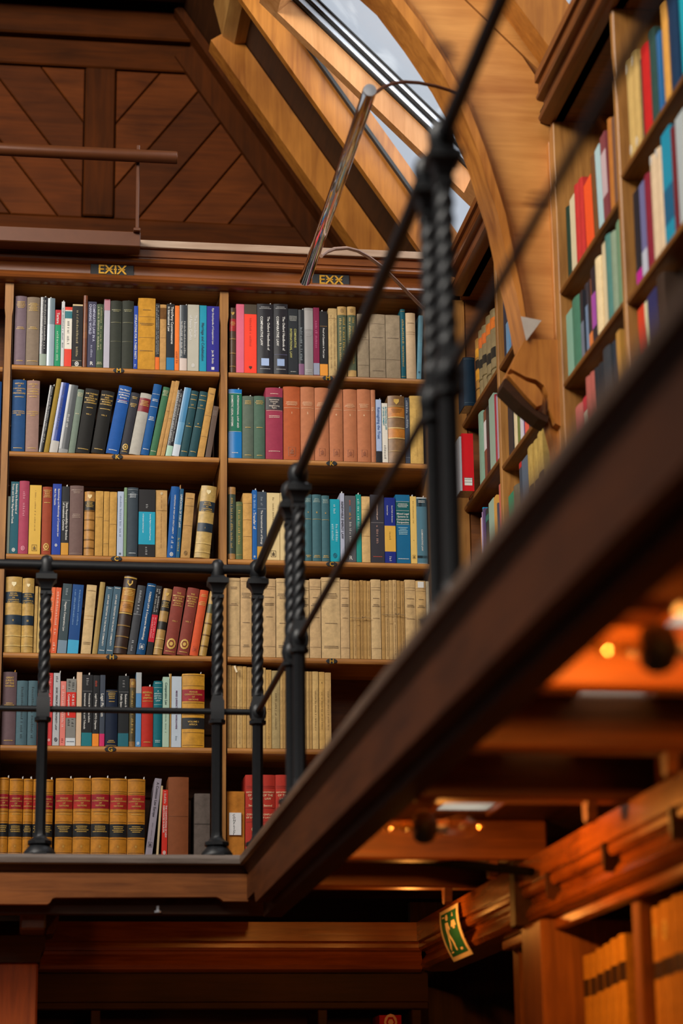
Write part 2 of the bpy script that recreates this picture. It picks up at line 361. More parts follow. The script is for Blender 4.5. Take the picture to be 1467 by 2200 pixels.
def shelf_back(zs, Yp, off, s, entries, where, xmin=-.0615, xmax=1.434):
    """entries: x0,x1,ytop in crop units, optional top-left x for leaning books"""
    global NB
    prev = xmin; R = []
    for e in entries:
        tx = e[7] if len(e) > 7 else None
        Y = Yp+random.uniform(0, .006); py = off[1]+s*e[2]
        X0 = max(prev, X_at(off[0]+s*e[0], Y, zs)); X1 = min(xmax, X_at(off[0]+s*e[1], Y, zs))
        if X1-X0 < .006: X1 = X0+.006
        prev = X1+.0004; a = 0.0; h = Z_at(py, (X0+X1)/2, Y)-zs
        if tx is not None:
            P = onY(off[0]+s*tx, py, Y); a = max(0, atan2(P[0]-X0, P[2]-zs))
            for _ in range(3):
                w = (X1-X0)*cos(a); bl = (X1-w*cos(a), zs+w*sin(a)); a = max(0, atan2(P[0]-bl[0], P[2]-bl[1])); h = hypot(P[0]-bl[0], P[2]-bl[1])
        R.append([X0, X1, Y, a, h])
    for i in range(len(R)-2, -1, -1):             # a book may not lean through its right-hand neighbour
        X0, X1, Y, a, h = R[i]; nX0, nX1, _, na, nh = R[i+1]
        while a > .001:
            nw = (nX1-nX0)*cos(na); bl = (nX1-nw*cos(na), nw*sin(na)); z = min(h*cos(a), bl[1]+nh*cos(na))
            if X1+z*math.tan(a) <= bl[0]+(z-bl[1])*math.tan(na)+.0006: break
            a -= .003
        R[i][3] = max(a, 0)
    for e, (X0, X1, Y, a, h) in zip(entries, R):
        hexc, kind, desc, ops = e[3:7]; grp = e[8] if len(e) > 8 else None
        w = (X1-X0)*cos(a)
        b = Book(w-.0006, h, kind, hexc, .155 if kind != 'p' else .15); decorate(b, ops); NB += 1
        b.root.location = (X1-(w/2)*cos(a), Y, zs+(w/2)*sin(a)+.0004); b.root.rotation_euler = (0, a, 0)
        tag(b.root, '%s, %s' % (desc, where), 'book', grp)
def shelf_right(zs, Xp, off, s, entries, where, rot=-pi/2, base_z=None, lim=(-9, 99)):
    """books on the right wall; crop-unit columns are read at height base_z (defaults to the shelf)"""
    global NB
    prev = lim[1]; pl_ = 0
    for e in entries:
        x0, x1, h, hexc, kind, desc, ops = e[:7]; lean = e[7] if len(e) > 7 else 0; grp = e[8] if len(e) > 8 else None
        X = Xp+random.uniform(0, .008); zb = base_z or zs
        Y0 = min(prev, Y_at(off[0]+s*x0, X, zb)); Y1 = max(lim[0], Y_at(off[0]+s*x1, X, zb))     # Y0 far, Y1 near
        if Y0-Y1 < .008:
            if Y0-.008 < lim[0]: continue
            Y1 = Y0-.008
        sh = h*max(0, sin(-lean)-pl_); Y0 -= sh; Y1 -= sh; pl_ = sin(-lean) if lean < 0 else 0
        prev = Y1-.0005
        n = max(1, round((Y0-Y1)/.062)) if Y0-Y1 > .085 and not lean else 1     # wide runs are several matching volumes
        st_ = (Y0-Y1)/n
        for k in range(n):
            a0, a1 = Y0-k*st_, Y0-(k+1)*st_
            w = (a0-a1)*cos(lean); b = Book(w-.0008, h-(k % 2)*.002, kind, hexc, .16); decorate(b, ops); NB += 1
            cy, cz = a0-(w/2)*cos(lean), zs+(w/2)*sin(abs(lean))
            b.root.matrix_world = Matrix.Translation((X+k*.001, cy, cz+.0004)) @ Matrix.Rotation(rot, 4, 'Z') @ Matrix.Rotation(lean, 4, 'Y')
            tag(b.root, '%s, %s' % (desc, where), 'book', grp or ('matching volumes: '+desc if n > 1 else None))

# ================================================================== the room shell
YB = 7.80; XR = 1.565; ZT = 3.027                # bookcase faces and the underside of their cornice
SHZ = [2.716, 2.393, 2.020, 1.669, 1.347, 0.975]
st = lambda o: tag(o, kind='structure')
FLOORM = wood('floor_boards', '#2a180c', '#4a2c16', 'y', .6)
WALLM = wood('wall_panelling', '#2e190b', '#5a3518', 'z', .6)
st(MB().box(-6, 3.0, -4, 9.6, -1.60, -1.52).build('floor', FLOORM))
st(MB().box(-6.1, -6, -4, 9.6, -1.52, 5.6).build('wall_left', WALLM))
st(MB().box(-6, 3.0, -4.1, -4, -1.52, 5.6).build('wall_rear', WALLM))
st(MB().box(1.90, 2.0, -4, 9.6, -1.52, 3.05).build('wall_right', WALLM))

# --- gable wall behind the bookcase: framed, with diagonal boards
YG = 9.09
wb = st(empty('wall_back', (0, YG, 0)))
def atb(mb, name, mat, parent, smooth=None):     # build with world coordinates under a parent that stands elsewhere
    o = mb.build(name, mat, parent, smooth); o.matrix_parent_inverse = Matrix.Translation(parent.location).inverted(); return o
atb(MB().prism([(-2.2, -1.5), (1.9, -1.5), (1.9, 3.04), (1.78, 3.06), (.60, 4.81), (.60, 5.3), (-2.2, 5.3)], 'y', YG+.03, YG+.08), 'backing', DARKW, wb)
def clip(poly, n, c, keep_less=True):
    out = []
    for i in range(len(poly)):
        p, q = poly[i], poly[(i+1) % len(poly)]
        dp = p[0]*n[0]+p[1]*n[1]-c; dq = q[0]*n[0]+q[1]*n[1]-c
        if not keep_less: dp, dq = -dp, -dq
        if dp <= 0: out.append(p)
        if dp*dq < 0: t = dp/(dp-dq); out.append((p[0]+t*(q[0]-p[0]), p[1]+t*(q[1]-p[1])))
    return out
def board(poly, y0, y1, ins=.004):               # one board with chamfered front edges
    n = len(poly); cx = sum(p[0] for p in poly)/n; cz = sum(p[1] for p in poly)/n
    ar = sum(poly[i][0]*poly[(i+1) % n][1]-poly[(i+1) % n][0]*poly[i][1] for i in range(n))
    if ar < 0: poly = poly[::-1]
    def inset(d):
        res = []
        for i in range(n):
            a, b, c = poly[i-1], poly[i], poly[(i+1) % n]
            e1 = ((b[0]-a[0]), (b[1]-a[1])); e2 = ((c[0]-b[0]), (c[1]-b[1])); l1 = hypot(*e1) or 1e-9; l2 = hypot(*e2) or 1e-9
            n1 = (-e1[1]/l1, e1[0]/l1); n2 = (-e2[1]/l2, e2[0]/l2); m = (n1[0]+n2[0], n1[1]+n2[1]); k = d/max(.25, 1+n1[0]*n2[0]+n1[1]*n2[1])
            res.append((b[0]+m[0]*k, b[1]+m[1]*k))
        return res
    A = inset(.0025); B = inset(.0025+ins); m = MB()
    v = [(p[0], y1, p[1]) for p in A]+[(p[0], y0+ins, p[1]) for p in A]+[(p[0], y0, p[1]) for p in B]
    f = [tuple(range(n))]+[(i, (i+1) % n, n+(i+1) % n, n+i) for i in range(n)]+[(n+i, n+(i+1) % n, 2*n+(i+1) % n, 2*n+i) for i in range(n)]+[tuple(range(3*n-1, 2*n-1, -1))]
    return m.add(v, f)
PD = [wood('gable_board_%d' % i, d, l, 'x', .6, .8, spec=.1) for i, (d, l) in enumerate((('#3a1a06', '#65300c'), ('#401d07', '#6d3610'), ('#321604', '#57290a')))]
rpoly = [(.338, 3.833), (1.112, 3.826), (.672, 4.528), (.338, 4.528)]
th = radians(53); nn = (sin(th), -cos(th)); cs = [-9, -2.302, -2.122, -1.958, -1.799, -1.645, 9]
for i in range(6):
    p = clip(clip(rpoly, nn, cs[i+1]), nn, cs[i], False)
    if len(p) > 2: atb(board(p, YG, YG+.03), 'board', PD[i % 3], wb)
lpoly = [(.205, 3.833), (-.75, 3.84), (-.75, 4.528), (.205, 4.528)]; nm = (-sin(th), -cos(th)); off = .543*sin(th)
cs2 = [c-off for c in (-9, -2.302, -2.122, -1.958, -1.799, -1.645, -1.48, -1.315, -1.15, 9)]
for i in range(9):
    p = clip(clip(lpoly, nm, cs2[i+1]), nm, cs2[i], False)
    if len(p) > 2: atb(board(p, YG, YG+.03), 'board', PD[(i+1) % 3], wb)
atb(MB().bbox(.207, .336, YG-.012, YG+.03, 3.84, 4.53, .006), 'stile', PANELZ, wb)
atb(MB().bbox(-2.2, .72, YG-.014, YG+.03, 4.53, 4.655, .006), 'top_rail', PANEL, wb)
atb(MB().bbox(-2.2, .80, YG-.05, YG+.03, 4.66, 4.80, .008), 'upper_rail', PANEL, wb)
atb(MB().bbox(-2.2, 1.30, YG-.014, YG+.03, 3.50, 3.83, .006), 'bottom_rail', PANEL, wb)
def slope_prism(lo, hi, c0, c1, y0, y1):         # timber lying along the right roof slope: c = distance from the ridge side
    n = (.829, .559); d = (.559, -.829); O = (1.58, 3.156); c_ref = n[0]*O[0]+n[1]*O[1]
    P = lambda t, c: (O[0]+d[0]*t+n[0]*(c-c_ref), O[1]+d[1]*t+n[1]*(c-c_ref))
    return MB().prism([P(lo, c0), P(hi, c0), P(hi, c1), P(lo, c1)], 'y', y0, y1)
C0 = 3.074
atb(slope_prism(-1.75, .1, C0-.015, C0+.08, YG-.03, YG+.03), 'raking_stile', PANELZ, wb)
atb(slope_prism(-1.9, .1, C0+.075, C0+.11, YG-.12, YG+.03), 'raking_trim', PANELZ, wb)

# --- roof: flat ceiling strip, slope boards, rafters, purlin
ce = st(empty('ceiling', (0, 8.5, 4.8)))
atb(MB().box(-2.2, .95, 8.3, YG+.1, 4.86, 4.92), 'ceiling_board', DARKW, ce)
atb(MB().bbox(-2.2, .74, YG-.30, YG-.16, 4.78, 4.90, .01), 'beam', DARKW, ce)
atb(slope_prism(-2.0, .1, C0+.115, C0+.14, 8.10, YG+.05), 'slope_board', DARKWY, ce)
atb(slope_prism(-1.56, .1, C0, C0+.112, 8.61, 8.71), 'rafter', PINE, ce)
atb(MB().prism([(.806, 4.436), (.925, 4.45), (.95, 4.62), (.72, 4.62), (.757, 4.468)], 'y', 5.2, 8.62), 'purlin', PINEX, ce)
atb(slope_prism(-2.2, -1.42, C0+.10, C0+.14, 6.4, 8.12), 'slope_board', DARKWY, ce)
atb(slope_prism(-2.0, .3, C0+.02, C0+.16, 6.20, 6.32), 'rafter', PINE, ce)

atb(MB().box(-6, .97, -4, 8.36, 5.6, 5.66), 'ceiling_board', DARKWY, ce)
atb(MB().box(-6, .97, 8.30, 8.36, 4.90, 5.6), 'ceiling_board', DARKW, ce)
atb(MB().box(.93, .97, -4, 8.30, 4.60, 5.6), 'ceiling_board', DARKWY, ce)
atb(MB().box(-6, -2.2, 8.36, 8.40, -1.5, 5.0), 'end_panel', DARKW, ce)
atb(slope_prism(-2.0, .1, C0+.16, C0+.19, -4, 5.2), 'slope_board', DARKWY, ce)
# --- roof window: lining in the slope, top-hung sash standing open
w1 = st(empty('window_1', (1.3, 7.2, 3.7)))
atb(slope_prism(-1.55, .02, C0+.005, C0+.17, 8.06, 8.10), 'lining', PINE, w1)
atb(slope_prism(-1.50, .02, C0+.105, C0+.117, 8.035, 8.062), 'seal', RUBBER, w1)
atb(slope_prism(-1.55, .02, C0+.005, C0+.14, 6.45, 6.49), 'lining', PINE, w1)
T_ = Vector((.946, 0, 4.196)); B_ = Vector((1.70, 0, 3.44)); U_ = (B_-T_).normalized(); Nn = Vector((-U_.z, 0, U_.x)); T_ -= Nn*.08; B_ -= Nn*.08
def sash(t0, t1, n0, n1, y0, y1):
    P = lambda t, n: (T_+U_*t+Nn*n); q = [P(t0, n0), P(t1, n0), P(t1, n1), P(t0, n1)]
    return MB().prism([(p.x, p.z) for p in q], 'y', y0, y1)
SASHW = wood('sash_pine', '#a5692f', '#d39a62', 'z', .38, .7, bump=.1)
L_ = (B_-T_).length
atb(sash(-.02, L_, 0, .078, 7.76, 7.81), 'sash_stile', SASHW, w1)
atb(sash(-.02, L_, 0, .078, 6.55, 6.60), 'sash_stile', SASHW, w1)
atb(sash(-.09, .0, 0, .078, 6.55, 7.81), 'sash_rail', SASHW, w1)
atb(sash(L_-.08, L_, 0, .078, 6.60, 7.76), 'sash_rail', SASHW, w1)
atb(sash(0, L_, .080, .086, 7.745, 7.80), 'seal', RUBBER, w1)
atb(sash(0, L_, .086, .104, 7.735, 7.80), 'glazing_bead', ALU, w1)
atb(sash(0, L_, .106, .110, 7.725, 7.80), 'seal', RUBBER, w1)
atb(sash(0, L_, .112, .128, 7.715, 7.80), 'glazing_bead', ALU, w1)
atb(sash(0, L_, .129, .133, 7.705, 7.80), 'seal', RUBBER, w1)
atb(sash(0, L_, .090, .12, 6.60, 6.64), 'glazing_bead', ALU, w1)
atb(sash(-.02, L_, .134, .142, 6.57, 7.80), 'pane', GLASS, w1)

# --- arch truss between the two bays of the right wall
YA = 6.35
at_ = empty('roof_arch', (1.5, YA, 2.0)); tag(at_, 'tall curved timber roof arch with boarded spandrel and carved foot', 'arch')
k_ = 6.35/6.15
inner = [(.80, 3.50), (.90, 3.455), (1.021, 3.342), (1.104, 3.224), (1.187, 3.091), (1.247, 2.972), (1.293, 2.839), (1.319, 2.736), (1.344, 2.648), (1.368, 2.517), (1.393, 2.401), (1.416, 2.258)]
outer = [(.88, 3.56), (.985, 3.47), (1.092, 3.347), (1.148, 3.268), (1.218, 3.140), (1.278, 3.015), (1.336, 2.841), (1.366, 2.735), (1.390, 2.640), (1.410, 2.50), (1.424, 2.39), (1.437, 2.258)]
inner = [(a*k_, b*k_) for a, b in inner]; outer = [(a*k_, b*k_) for a, b in outer]
mid = [((a[0]*.45+b[0]*.55), (a[1]*.45+b[1]*.55)) for a, b in zip(inner, outer)]
def ribbon(A, B, y0, y1):
    n = len(A); v = []; f = []
    for a, b in zip(A, B): v += [(a[0], y0, a[1]), (b[0], y0, b[1]), (b[0], y1, b[1]), (a[0], y1, a[1])]
    for i in range(n-1):
        for j in range(4): f.append((4*i+j, 4*i+(j+1) % 4, 4*i+4+(j+1) % 4, 4*i+4+j))
    f += [(0, 1, 2, 3), (4*n-1, 4*n-2, 4*n-3, 4*n-4)]
    return MB().add(v, f)
mid2 = [((a[0]*.28+b[0]*.72), (a[1]*.28+b[1]*.72)) for a, b in zip(inner, outer)]
atb(ribbon(inner, mid, YA-.055, YA+.10), 'inner_moulding', ARCHZ, at_, 30)
atb(ribbon(mid2, outer, YA-.022, YA+.06), 'outer_moulding', ARCHZ, at_, 30)
xw = 1.586
# three spandrel boards divided by open joints that run with the roof
def jn(x): return 3.189-(x-1.593)*1.022          # the joint line seen in the spandrel
out2 = [(p[0]+.004, p[1]) for p in outer]
rail = []
for p in out2:
    t = (jn(p[0])-.004-p[1])/2.022; t = min(t, xw-p[0]); rail.append((p[0]+t, min(p[1]+t, jn(xw)-.004) if p[0]+t >= xw-1e-6 else p[1]+t))
atb(ribbon(out2+[out2[-1]], rail+[(xw, out2[-1][1]-.03)], YA, YA+.035), 'spandrel_board', ARCH, at_)
def along(t, c): return (xw+.03-t*.70, jn(xw+.03)+t*.70*1.022+c)
N1 = 9
lowl = [along(i/N1, .006) for i in range(N1+1)]; midl = [along(i/N1, .235) for i in range(N1+1)]; topl = [along(i/N1, .40) for i in range(N1+1)]
atb(ribbon(lowl, midl, YA+.001, YA+.034), 'spandrel_board', ARCH, at_)
atb(ribbon([(a, b+.006) for a, b in midl], topl, YA+.002, YA+.033), 'spandrel_board', ARCH, at_)
# foot: vertical timber, scrolled corbel
zc = 2.258*k_
atb(MB().bbox(1.562, 1.594, YA-.03, YA+.07, 1.60, 2.99, .004), 'wall_post', ARCHZ, at_)
atb(MB().prism([(1.462, zc), (1.562, zc), (1.562, 1.93), (1.545, 2.03), (1.53, 2.10), (1.514, 2.106), (1.462, 2.156), (1.404, 2.212), (1.412, 2.234), (1.437, 2.283)], 'y', YA-.006, YA+.055), 'corbel', ARCHZ, at_)
atb(MB().prism([(1.462, zc), (1.562, zc), (1.562, 2.06), (1.545, 2.07), (1.528, 2.115), (1.527, 2.155), (1.515, 2.186), (1.491, 2.204), (1.461, 2.211), (1.423, 2.231), (1.414, 2.236), (1.437, 2.283)], 'y', YA-.050, YA-.006), 'corbel_face', ARCHZ, at_)
atb(MB().prism([(1.406, 2.214), (1.421, 2.219), (1.461, 2.196), (1.487, 2.187), (1.500, 2.172), (1.508, 2.150), (1.506, 2.125), (1.490, 2.118), (1.462, 2.146), (1.432, 2.182)], 'y', YA-.054, YA-.006), 'scroll_leaf', ARCHZ, at_, 30)
atb(MB().prism([(1.398, 2.208), (1.404, 2.212), (1.432, 2.182), (1.462, 2.146), (1.490, 2.117), (1.516, 2.104), (1.531, 2.098), (1.526, 2.078), (1.500, 2.090), (1.450, 2.130), (1.394, 2.186)], 'y', YA-.030, YA+.06), 'corbel_shade_strip', DARKW, at_)  # added dark strip giving the corbel's underside its shade
atb(MB().prism([(1.450, 2.398), (1.512, 2.388), (1.464, 2.322)], 'y', YA-.060, YA-.0555), 'pale_facet', plain('pale_facet_tone', '#a89c92', .8, 0, .08), at_)  # chamfer facet, the sky's glint on it put into a pale colour

# ================================================================== upper bookcases
SHELF = [(0, 0), (.006, -.0035), (.0085, -.009), (.0085, -.014), (.006, -.0195), (0, -.023)]   # rounded lip (forward, down)
def shelf_x(x0, x1, z, yf, depth, parent, mat=None, name='shelf'):
    prof = [(yf+depth, z), (yf+.004, z)]+[(yf+.006-f, z+d) for f, d in SHELF]+[(yf+.02, z-.023), (yf+depth, z-.023)]
    return atb(MB().prism(prof, 'x', x0, x1), name, mat or OAK, parent, 35)
RSH = wood('right_shelf_oak_shaded', '#472609', '#80501f', 'y', .5, spec=.2)  # same oak as the other shelves, darkened to carry the undersides' shade
def shelf_y(y0, y1, z, xf, depth, parent, mat=RSH):
    prof = [(xf+depth, z), (xf+.004, z)]+[(xf+.006-f, z+d) for f, d in SHELF]+[(xf+.02, z-.023), (xf+depth, z-.023)]
    return atb(MB().prism(prof, 'y', y0, y1), 'shelf', mat or OAKY, parent, 35)
def upright_x(xa, xb, parent, z0=.90, z1=ZT):    # front standard with tongue stop near the top
    m = MB(); e = (xb-xa)*.12
    m.prism([(xa+e, z0), (xb-e, z0), (xb-e, z1-.13), (xb, z1-.10), (xb, z1), (xa, z1), (xa, z1-.10), (xa+e, z1-.13)], 'y', YB-.004, YB+.03)
    m.box(xa+.003, xb-.003, YB+.03, YB+.27, z0, z1)
    return atb(m, 'upright', OAKZ, parent)
def back_case(x0, x1, ups, label):
    c = empty('bookcase', ((x0+x1)/2, YB, .875)); tag(c, label, 'bookcase')
    for a, b in ups: upright_x(a, b, c)
    for z in SHZ[:5]: shelf_x(x0+.001, x1-.001, z, YB, .265, c)
    shelf_x(x0+.001, x1-.001, SHZ[5], YB, .265, c, name='base_shelf')
    atb(MB().box(x0, x1, YB+.02, YB+.27, .875, SHZ[5]-.024), 'plinth', OAKD, c)
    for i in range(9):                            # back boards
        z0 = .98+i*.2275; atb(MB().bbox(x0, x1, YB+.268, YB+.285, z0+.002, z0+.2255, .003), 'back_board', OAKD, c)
    atb(MB().box(x0, x1, YB+.003, YB+.27, ZT-.004, ZT+.03), 'top_board', OAK, c)
    return c
back_case(-.063, .680, [(-.093, -.063), (.680, .711)], 'oak bookcase under the gilt EXIX sign')
bcR = back_case(.711, 1.436, [], 'oak bookcase under the gilt EXX sign')
atb(MB().bbox(1.436, XR+.02, YB-.004, YB+.27, .875, ZT, .003), 'corner_stile', OAKZ, bcR)
c0_ = empty('bookcase', (-.45, YB, .875)); tag(c0_, 'oak bookcase cut off beyond the EXIX bookcase', 'bookcase')
for z in SHZ: shelf_x(-.80, -.094, z-.01, YB, .265, c0_)
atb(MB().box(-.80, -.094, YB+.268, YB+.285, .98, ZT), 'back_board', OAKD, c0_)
atb(MB().box(-.80, -.094, YB+.003, YB+.27, ZT-.004, ZT+.03), 'top_board', OAK, c0_)
upright_x(-.83, -.80, c0_)

CP = [(.050, 3.187), (.050, 3.160), (.040, 3.158), (.040, 3.131), (.034, 3.129), (.034, 3.124), (.044, 3.120), (.048, 3.113), (.046, 3.105), (.038, 3.100), (.026, 3.098), (.020, 3.085), (.019, 3.066), (.030, 3.060), (.040, 3.052), (.043, 3.043), (.040, 3.034), (.030, 3.027), (.020, 3.024), (-.03, 3.024), (-.03, 3.187)]
t1 = st(MB().prism([(YB-p, z) for p, z in CP], 'x', -1.0, XR-.052).build('trim_1', CORN, None, 30))
t1s = MB().bbox(-1.0, XR-.05, YB-.056, YB-.048, 3.162, 3.190, .002).build('fillet', wood('lit_fillet', '#8a6a52', '#b39a84', 'x', .35), t1)  # skylight falling on the fillet is put into its paler wood colour
def cornice_right(y0, y1, name):
    o = st(MB().prism([(XR-p, z) for p, z in CP], 'y', y0, y1).build(name, CORNY, None, 30)); return o
cornice_right(6.46, YB-.051, 'trim_2'); cornice_right(4.0, 6.28, 'trim_3')
# the case tops that close the gap up to the roof
st(MB().box(XR-.02, 1.90, 4.0, YB+.3, 3.06, 3.10).build('trim_4', DARKWY))

def right_case(y0, y1, cols, shelves, label):
    c = empty('bookcase', (XR, (y0+y1)/2, .875)); tag(c, label, 'bookcase')
    for a, b in cols: atb(MB().bbox(XR-.004, XR+.28, a, b, .90, ZT-.001, .003), 'upright', OAKZ, c)
    for a, b, zs in shelves:
        for z in zs: shelf_y(a+.001, b-.001, z, XR, .28, c)
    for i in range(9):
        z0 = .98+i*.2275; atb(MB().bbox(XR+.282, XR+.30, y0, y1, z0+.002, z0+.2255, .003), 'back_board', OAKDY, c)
    atb(MB().box(XR+.003, XR+.28, y0, y1, ZT-.003, ZT+.03), 'top_board', OAKD, c)
    atb(MB().box(XR+.022, XR+.30, y1+.001, y1+.02, .98, ZT), 'end_board', OAKD, c)
    return c
RF_A = [2.550, 2.235, 1.915, 1.60, 1.28, .975]; RF_B = [2.545, 2.195, 1.88, 1.56, 1.25, .975]
right_case(6.43, 7.79, [(7.135, 7.165), (6.425, 6.46)], [(7.165, 7.79, RF_A), (6.46, 7.135, RF_B)], 'oak bookcase in the corner behind the roof arch')
RN_A = [2.478, 2.185, 1.88, 1.56, 1.25, .975]; RN_B = [2.535, 2.175, 1.86, 1.55, 1.25, .975]
right_case(4.0, 6.315, [(6.255, 6.315), (5.535, 5.565), (4.83, 4.86)], [(5.565, 6.255, RN_A), (4.86, 5.535, RN_B), (4.0, 4.83, RN_A)], 'oak bookcase on the near side of the roof arch')

# --- gilt shelf marks on the cornice and on the shelf lips
def letters_on(text, w, h, parent, y, mat, name='lettering', thick=.0015, bold=1.0):
    v, f, tw = text_poly(text); s = min(w/tw, h/.72)
    V = [((x-tw/2)*s, y, (yy-.35)*s) for x, yy in v]; n = len(V); m = MB()
    m.add(V+[(a, b+thick, c) for a, b, c in V], [tuple(q) for q in f]+[tuple(i+n for i in reversed(q)) for q in f])
    return m.build(name, mat, parent)
def cornice_sign(px, py, wpx, text, label):
    P = onY(px, py, YB-.03); w = wpx*YB/F_PX
    s = empty('shelf_sign', (P[0], YB-.0205, P[2])); tag(s, label, 'sign')
    MB().bbox(-w/2, w/2, -.008, 0, -.0215, .0215, .0015).build('plate', BLACKP, s)
    v, f, tw = text_poly(text); lett = letters_on(text, w*.86, .034, s, -.0105, GOLD)
    k = min(w*.86/tw, .034/.72); x = -tw/2*k
    for ch in text:                                                     # bar with knobs across the waist of every letter
        aw = GLY[ch][2]*k; cx = x+aw/2; x += aw
        m = MB().box(cx-aw*.30, cx+aw*.30, -.0118, -.0088, -.0010, .0010)
        for dx in (-.30, .30): m.lathe([(.0, -.0015), (.0026, -.0012), (.0026, .0012), (.0, .0015)], (cx+dx*aw, -.0103, 0), 8, 'y')
        m.build('ornament', GOLD, s)
cornice_sign(241, 579, 98, 'EXIX', 'black EXIX sign with gold letters on the cornice')
cornice_sign(711, 601, 86, 'EXX', 'black EXX sign with gold letters on the cornice')
for px, zz, t, w in ((255, SHZ[0], 'M', 'top EXIX shelf'), (252, SHZ[1], 'K', 'second EXIX shelf'), (250, SHZ[2], 'C', 'third EXIX shelf'), (240, SHZ[3], 'H', 'fourth EXIX shelf'), (237, SHZ[4], 'G', 'fifth EXIX shelf'),
                     (704, SHZ[0], 'M', 'top EXX shelf'), (712, SHZ[1], 'K', 'second EXX shelf'), (712, SHZ[2], 'C', 'third EXX shelf'), (712, SHZ[3], 'H', 'fourth EXX shelf')):
    x = X_at(px, YB, zz); s = empty('shelf_mark', (x, YB-.0028, zz-.0115)); tag(s, 'small oval black and gold letter mark on the lip of the '+w, 'shelf mark')
    MB().lathe([(.0001, -.0016), (.010, -.0014), (.0115, -.0008), (.0115, .0)], (0, 0, 0), 20, 'y').build('plate', BLACKP, s).scale = (1.75, 1, .82)
    letters_on(t, .030, .0165, s, -.0026, GOLD)

# ================================================================== gallery
fg = st(empty('floor_gallery', (1.1, 5, .842)))
FZ = .872
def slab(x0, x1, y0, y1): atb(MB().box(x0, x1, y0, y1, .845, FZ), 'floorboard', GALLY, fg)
atb(MB().box(-1.0, XR+.1, 7.0, YB+.1, .845, FZ), 'floorboard', GALL, fg)
slab(.735, 1.045, 1.2, 6.999); slab(1.215, XR+.1, 1.2, 6.999)
ys = [6.999, 5.83, 5.575, 5.115, 4.835, 4.40, 4.12, 3.70, 3.42, 3.0, 2.72, 1.2]
for i in range(0, len(ys), 2): slab(1.046, 1.214, ys[i+1], ys[i])
for i in range(1, len(ys)-1, 2):
    atb(MB().box(1.055, 1.205, ys[i+1]+.008, ys[i]-.008, .85, .868), 'glass_pane', FROST, fg)
    for x0, x1 in ((1.045, 1.055), (1.205, 1.215)): atb(MB().box(x0, x1, ys[i+1], ys[i], .835, .871), 'pane_frame', JOIST, fg)
# nosing, cove, fascia along the back walk
NP = [(0, -.004), (.004, 0), (.05, 0), (.05, -.03), (.006, -.03), (.001, -.026), (-.001, -.014)]
YN = 6.95; XN = .673
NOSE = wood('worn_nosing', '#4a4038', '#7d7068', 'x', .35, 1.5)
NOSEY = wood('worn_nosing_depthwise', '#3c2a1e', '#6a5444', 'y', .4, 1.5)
atb(MB().prism([(YN+a, FZ+b) for a, b in NP], 'x', -1.0, XN+.04), 'nosing', NOSE, fg, 40)
atb(MB().prism([(YN+.012, FZ-.03), (YN+.03, FZ-.055), (YN+.07, FZ-.055), (YN+.07, FZ-.03)], 'x', -1.0, XN+.06), 'cove', DARKW, fg)
zf0, zf1 = .724, .817
atb(MB().prism([(-1.0, zf1), (-1.0, zf0), (.098, zf0), (.106, .730), (.112, .741), (.122, .744), (.606, .748), (.618, .742), (.626, .735), (XN+.03, .735), (XN+.03, zf1)], 'y', YN+.022, YN+.060), 'fascia', GALL, fg)
atb(MB().box(-1.0, XN+.12, YN+.065, YN+.12, .70, .844), 'inner_beam', DARKW, fg)
# the same along the right walk, running towards the photographer
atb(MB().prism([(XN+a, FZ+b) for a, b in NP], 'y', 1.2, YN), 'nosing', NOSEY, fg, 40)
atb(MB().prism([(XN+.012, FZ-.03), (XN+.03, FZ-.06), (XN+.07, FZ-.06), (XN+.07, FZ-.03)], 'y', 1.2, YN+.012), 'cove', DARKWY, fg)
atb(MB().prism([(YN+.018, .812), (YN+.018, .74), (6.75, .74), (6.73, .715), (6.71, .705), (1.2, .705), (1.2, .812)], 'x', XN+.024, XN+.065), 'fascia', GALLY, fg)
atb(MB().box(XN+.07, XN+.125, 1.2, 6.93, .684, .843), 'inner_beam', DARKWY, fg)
for y in (6.60, 5.95, 4.88, 4.24, 3.63, 3.03, 2.4, 1.8):
    atb(MB().bbox(XN+.126, 1.395, y, y+.075, .738, .8445, .006), 'joist', JOIST, fg)
    atb(MB().prism([(y+.012, .738), (y+.063, .738), (y+.055, .70), (y+.037, .692), (y+.02, .70)], 'x', 1.24, 1.262), 'joist_bracket', JOIST, fg, 30)
for x in (-.55, .10, .52): atb(MB().bbox(x-.03, x+.03, 7.075, 7.56, .752, .8445, .005), 'joist', DARKWY, fg)
cn = MB().tube([onX(660, 1838, .84), onX(800, 1838, .98), onX(1143, 1873, 1.29)], .011, 8).build('conduit', plain('matt_black', '#0c0a08', .95, 0, .1, spec=.02))
tag(cn, 'black conduit pipe running below the gallery joists', 'pipe')

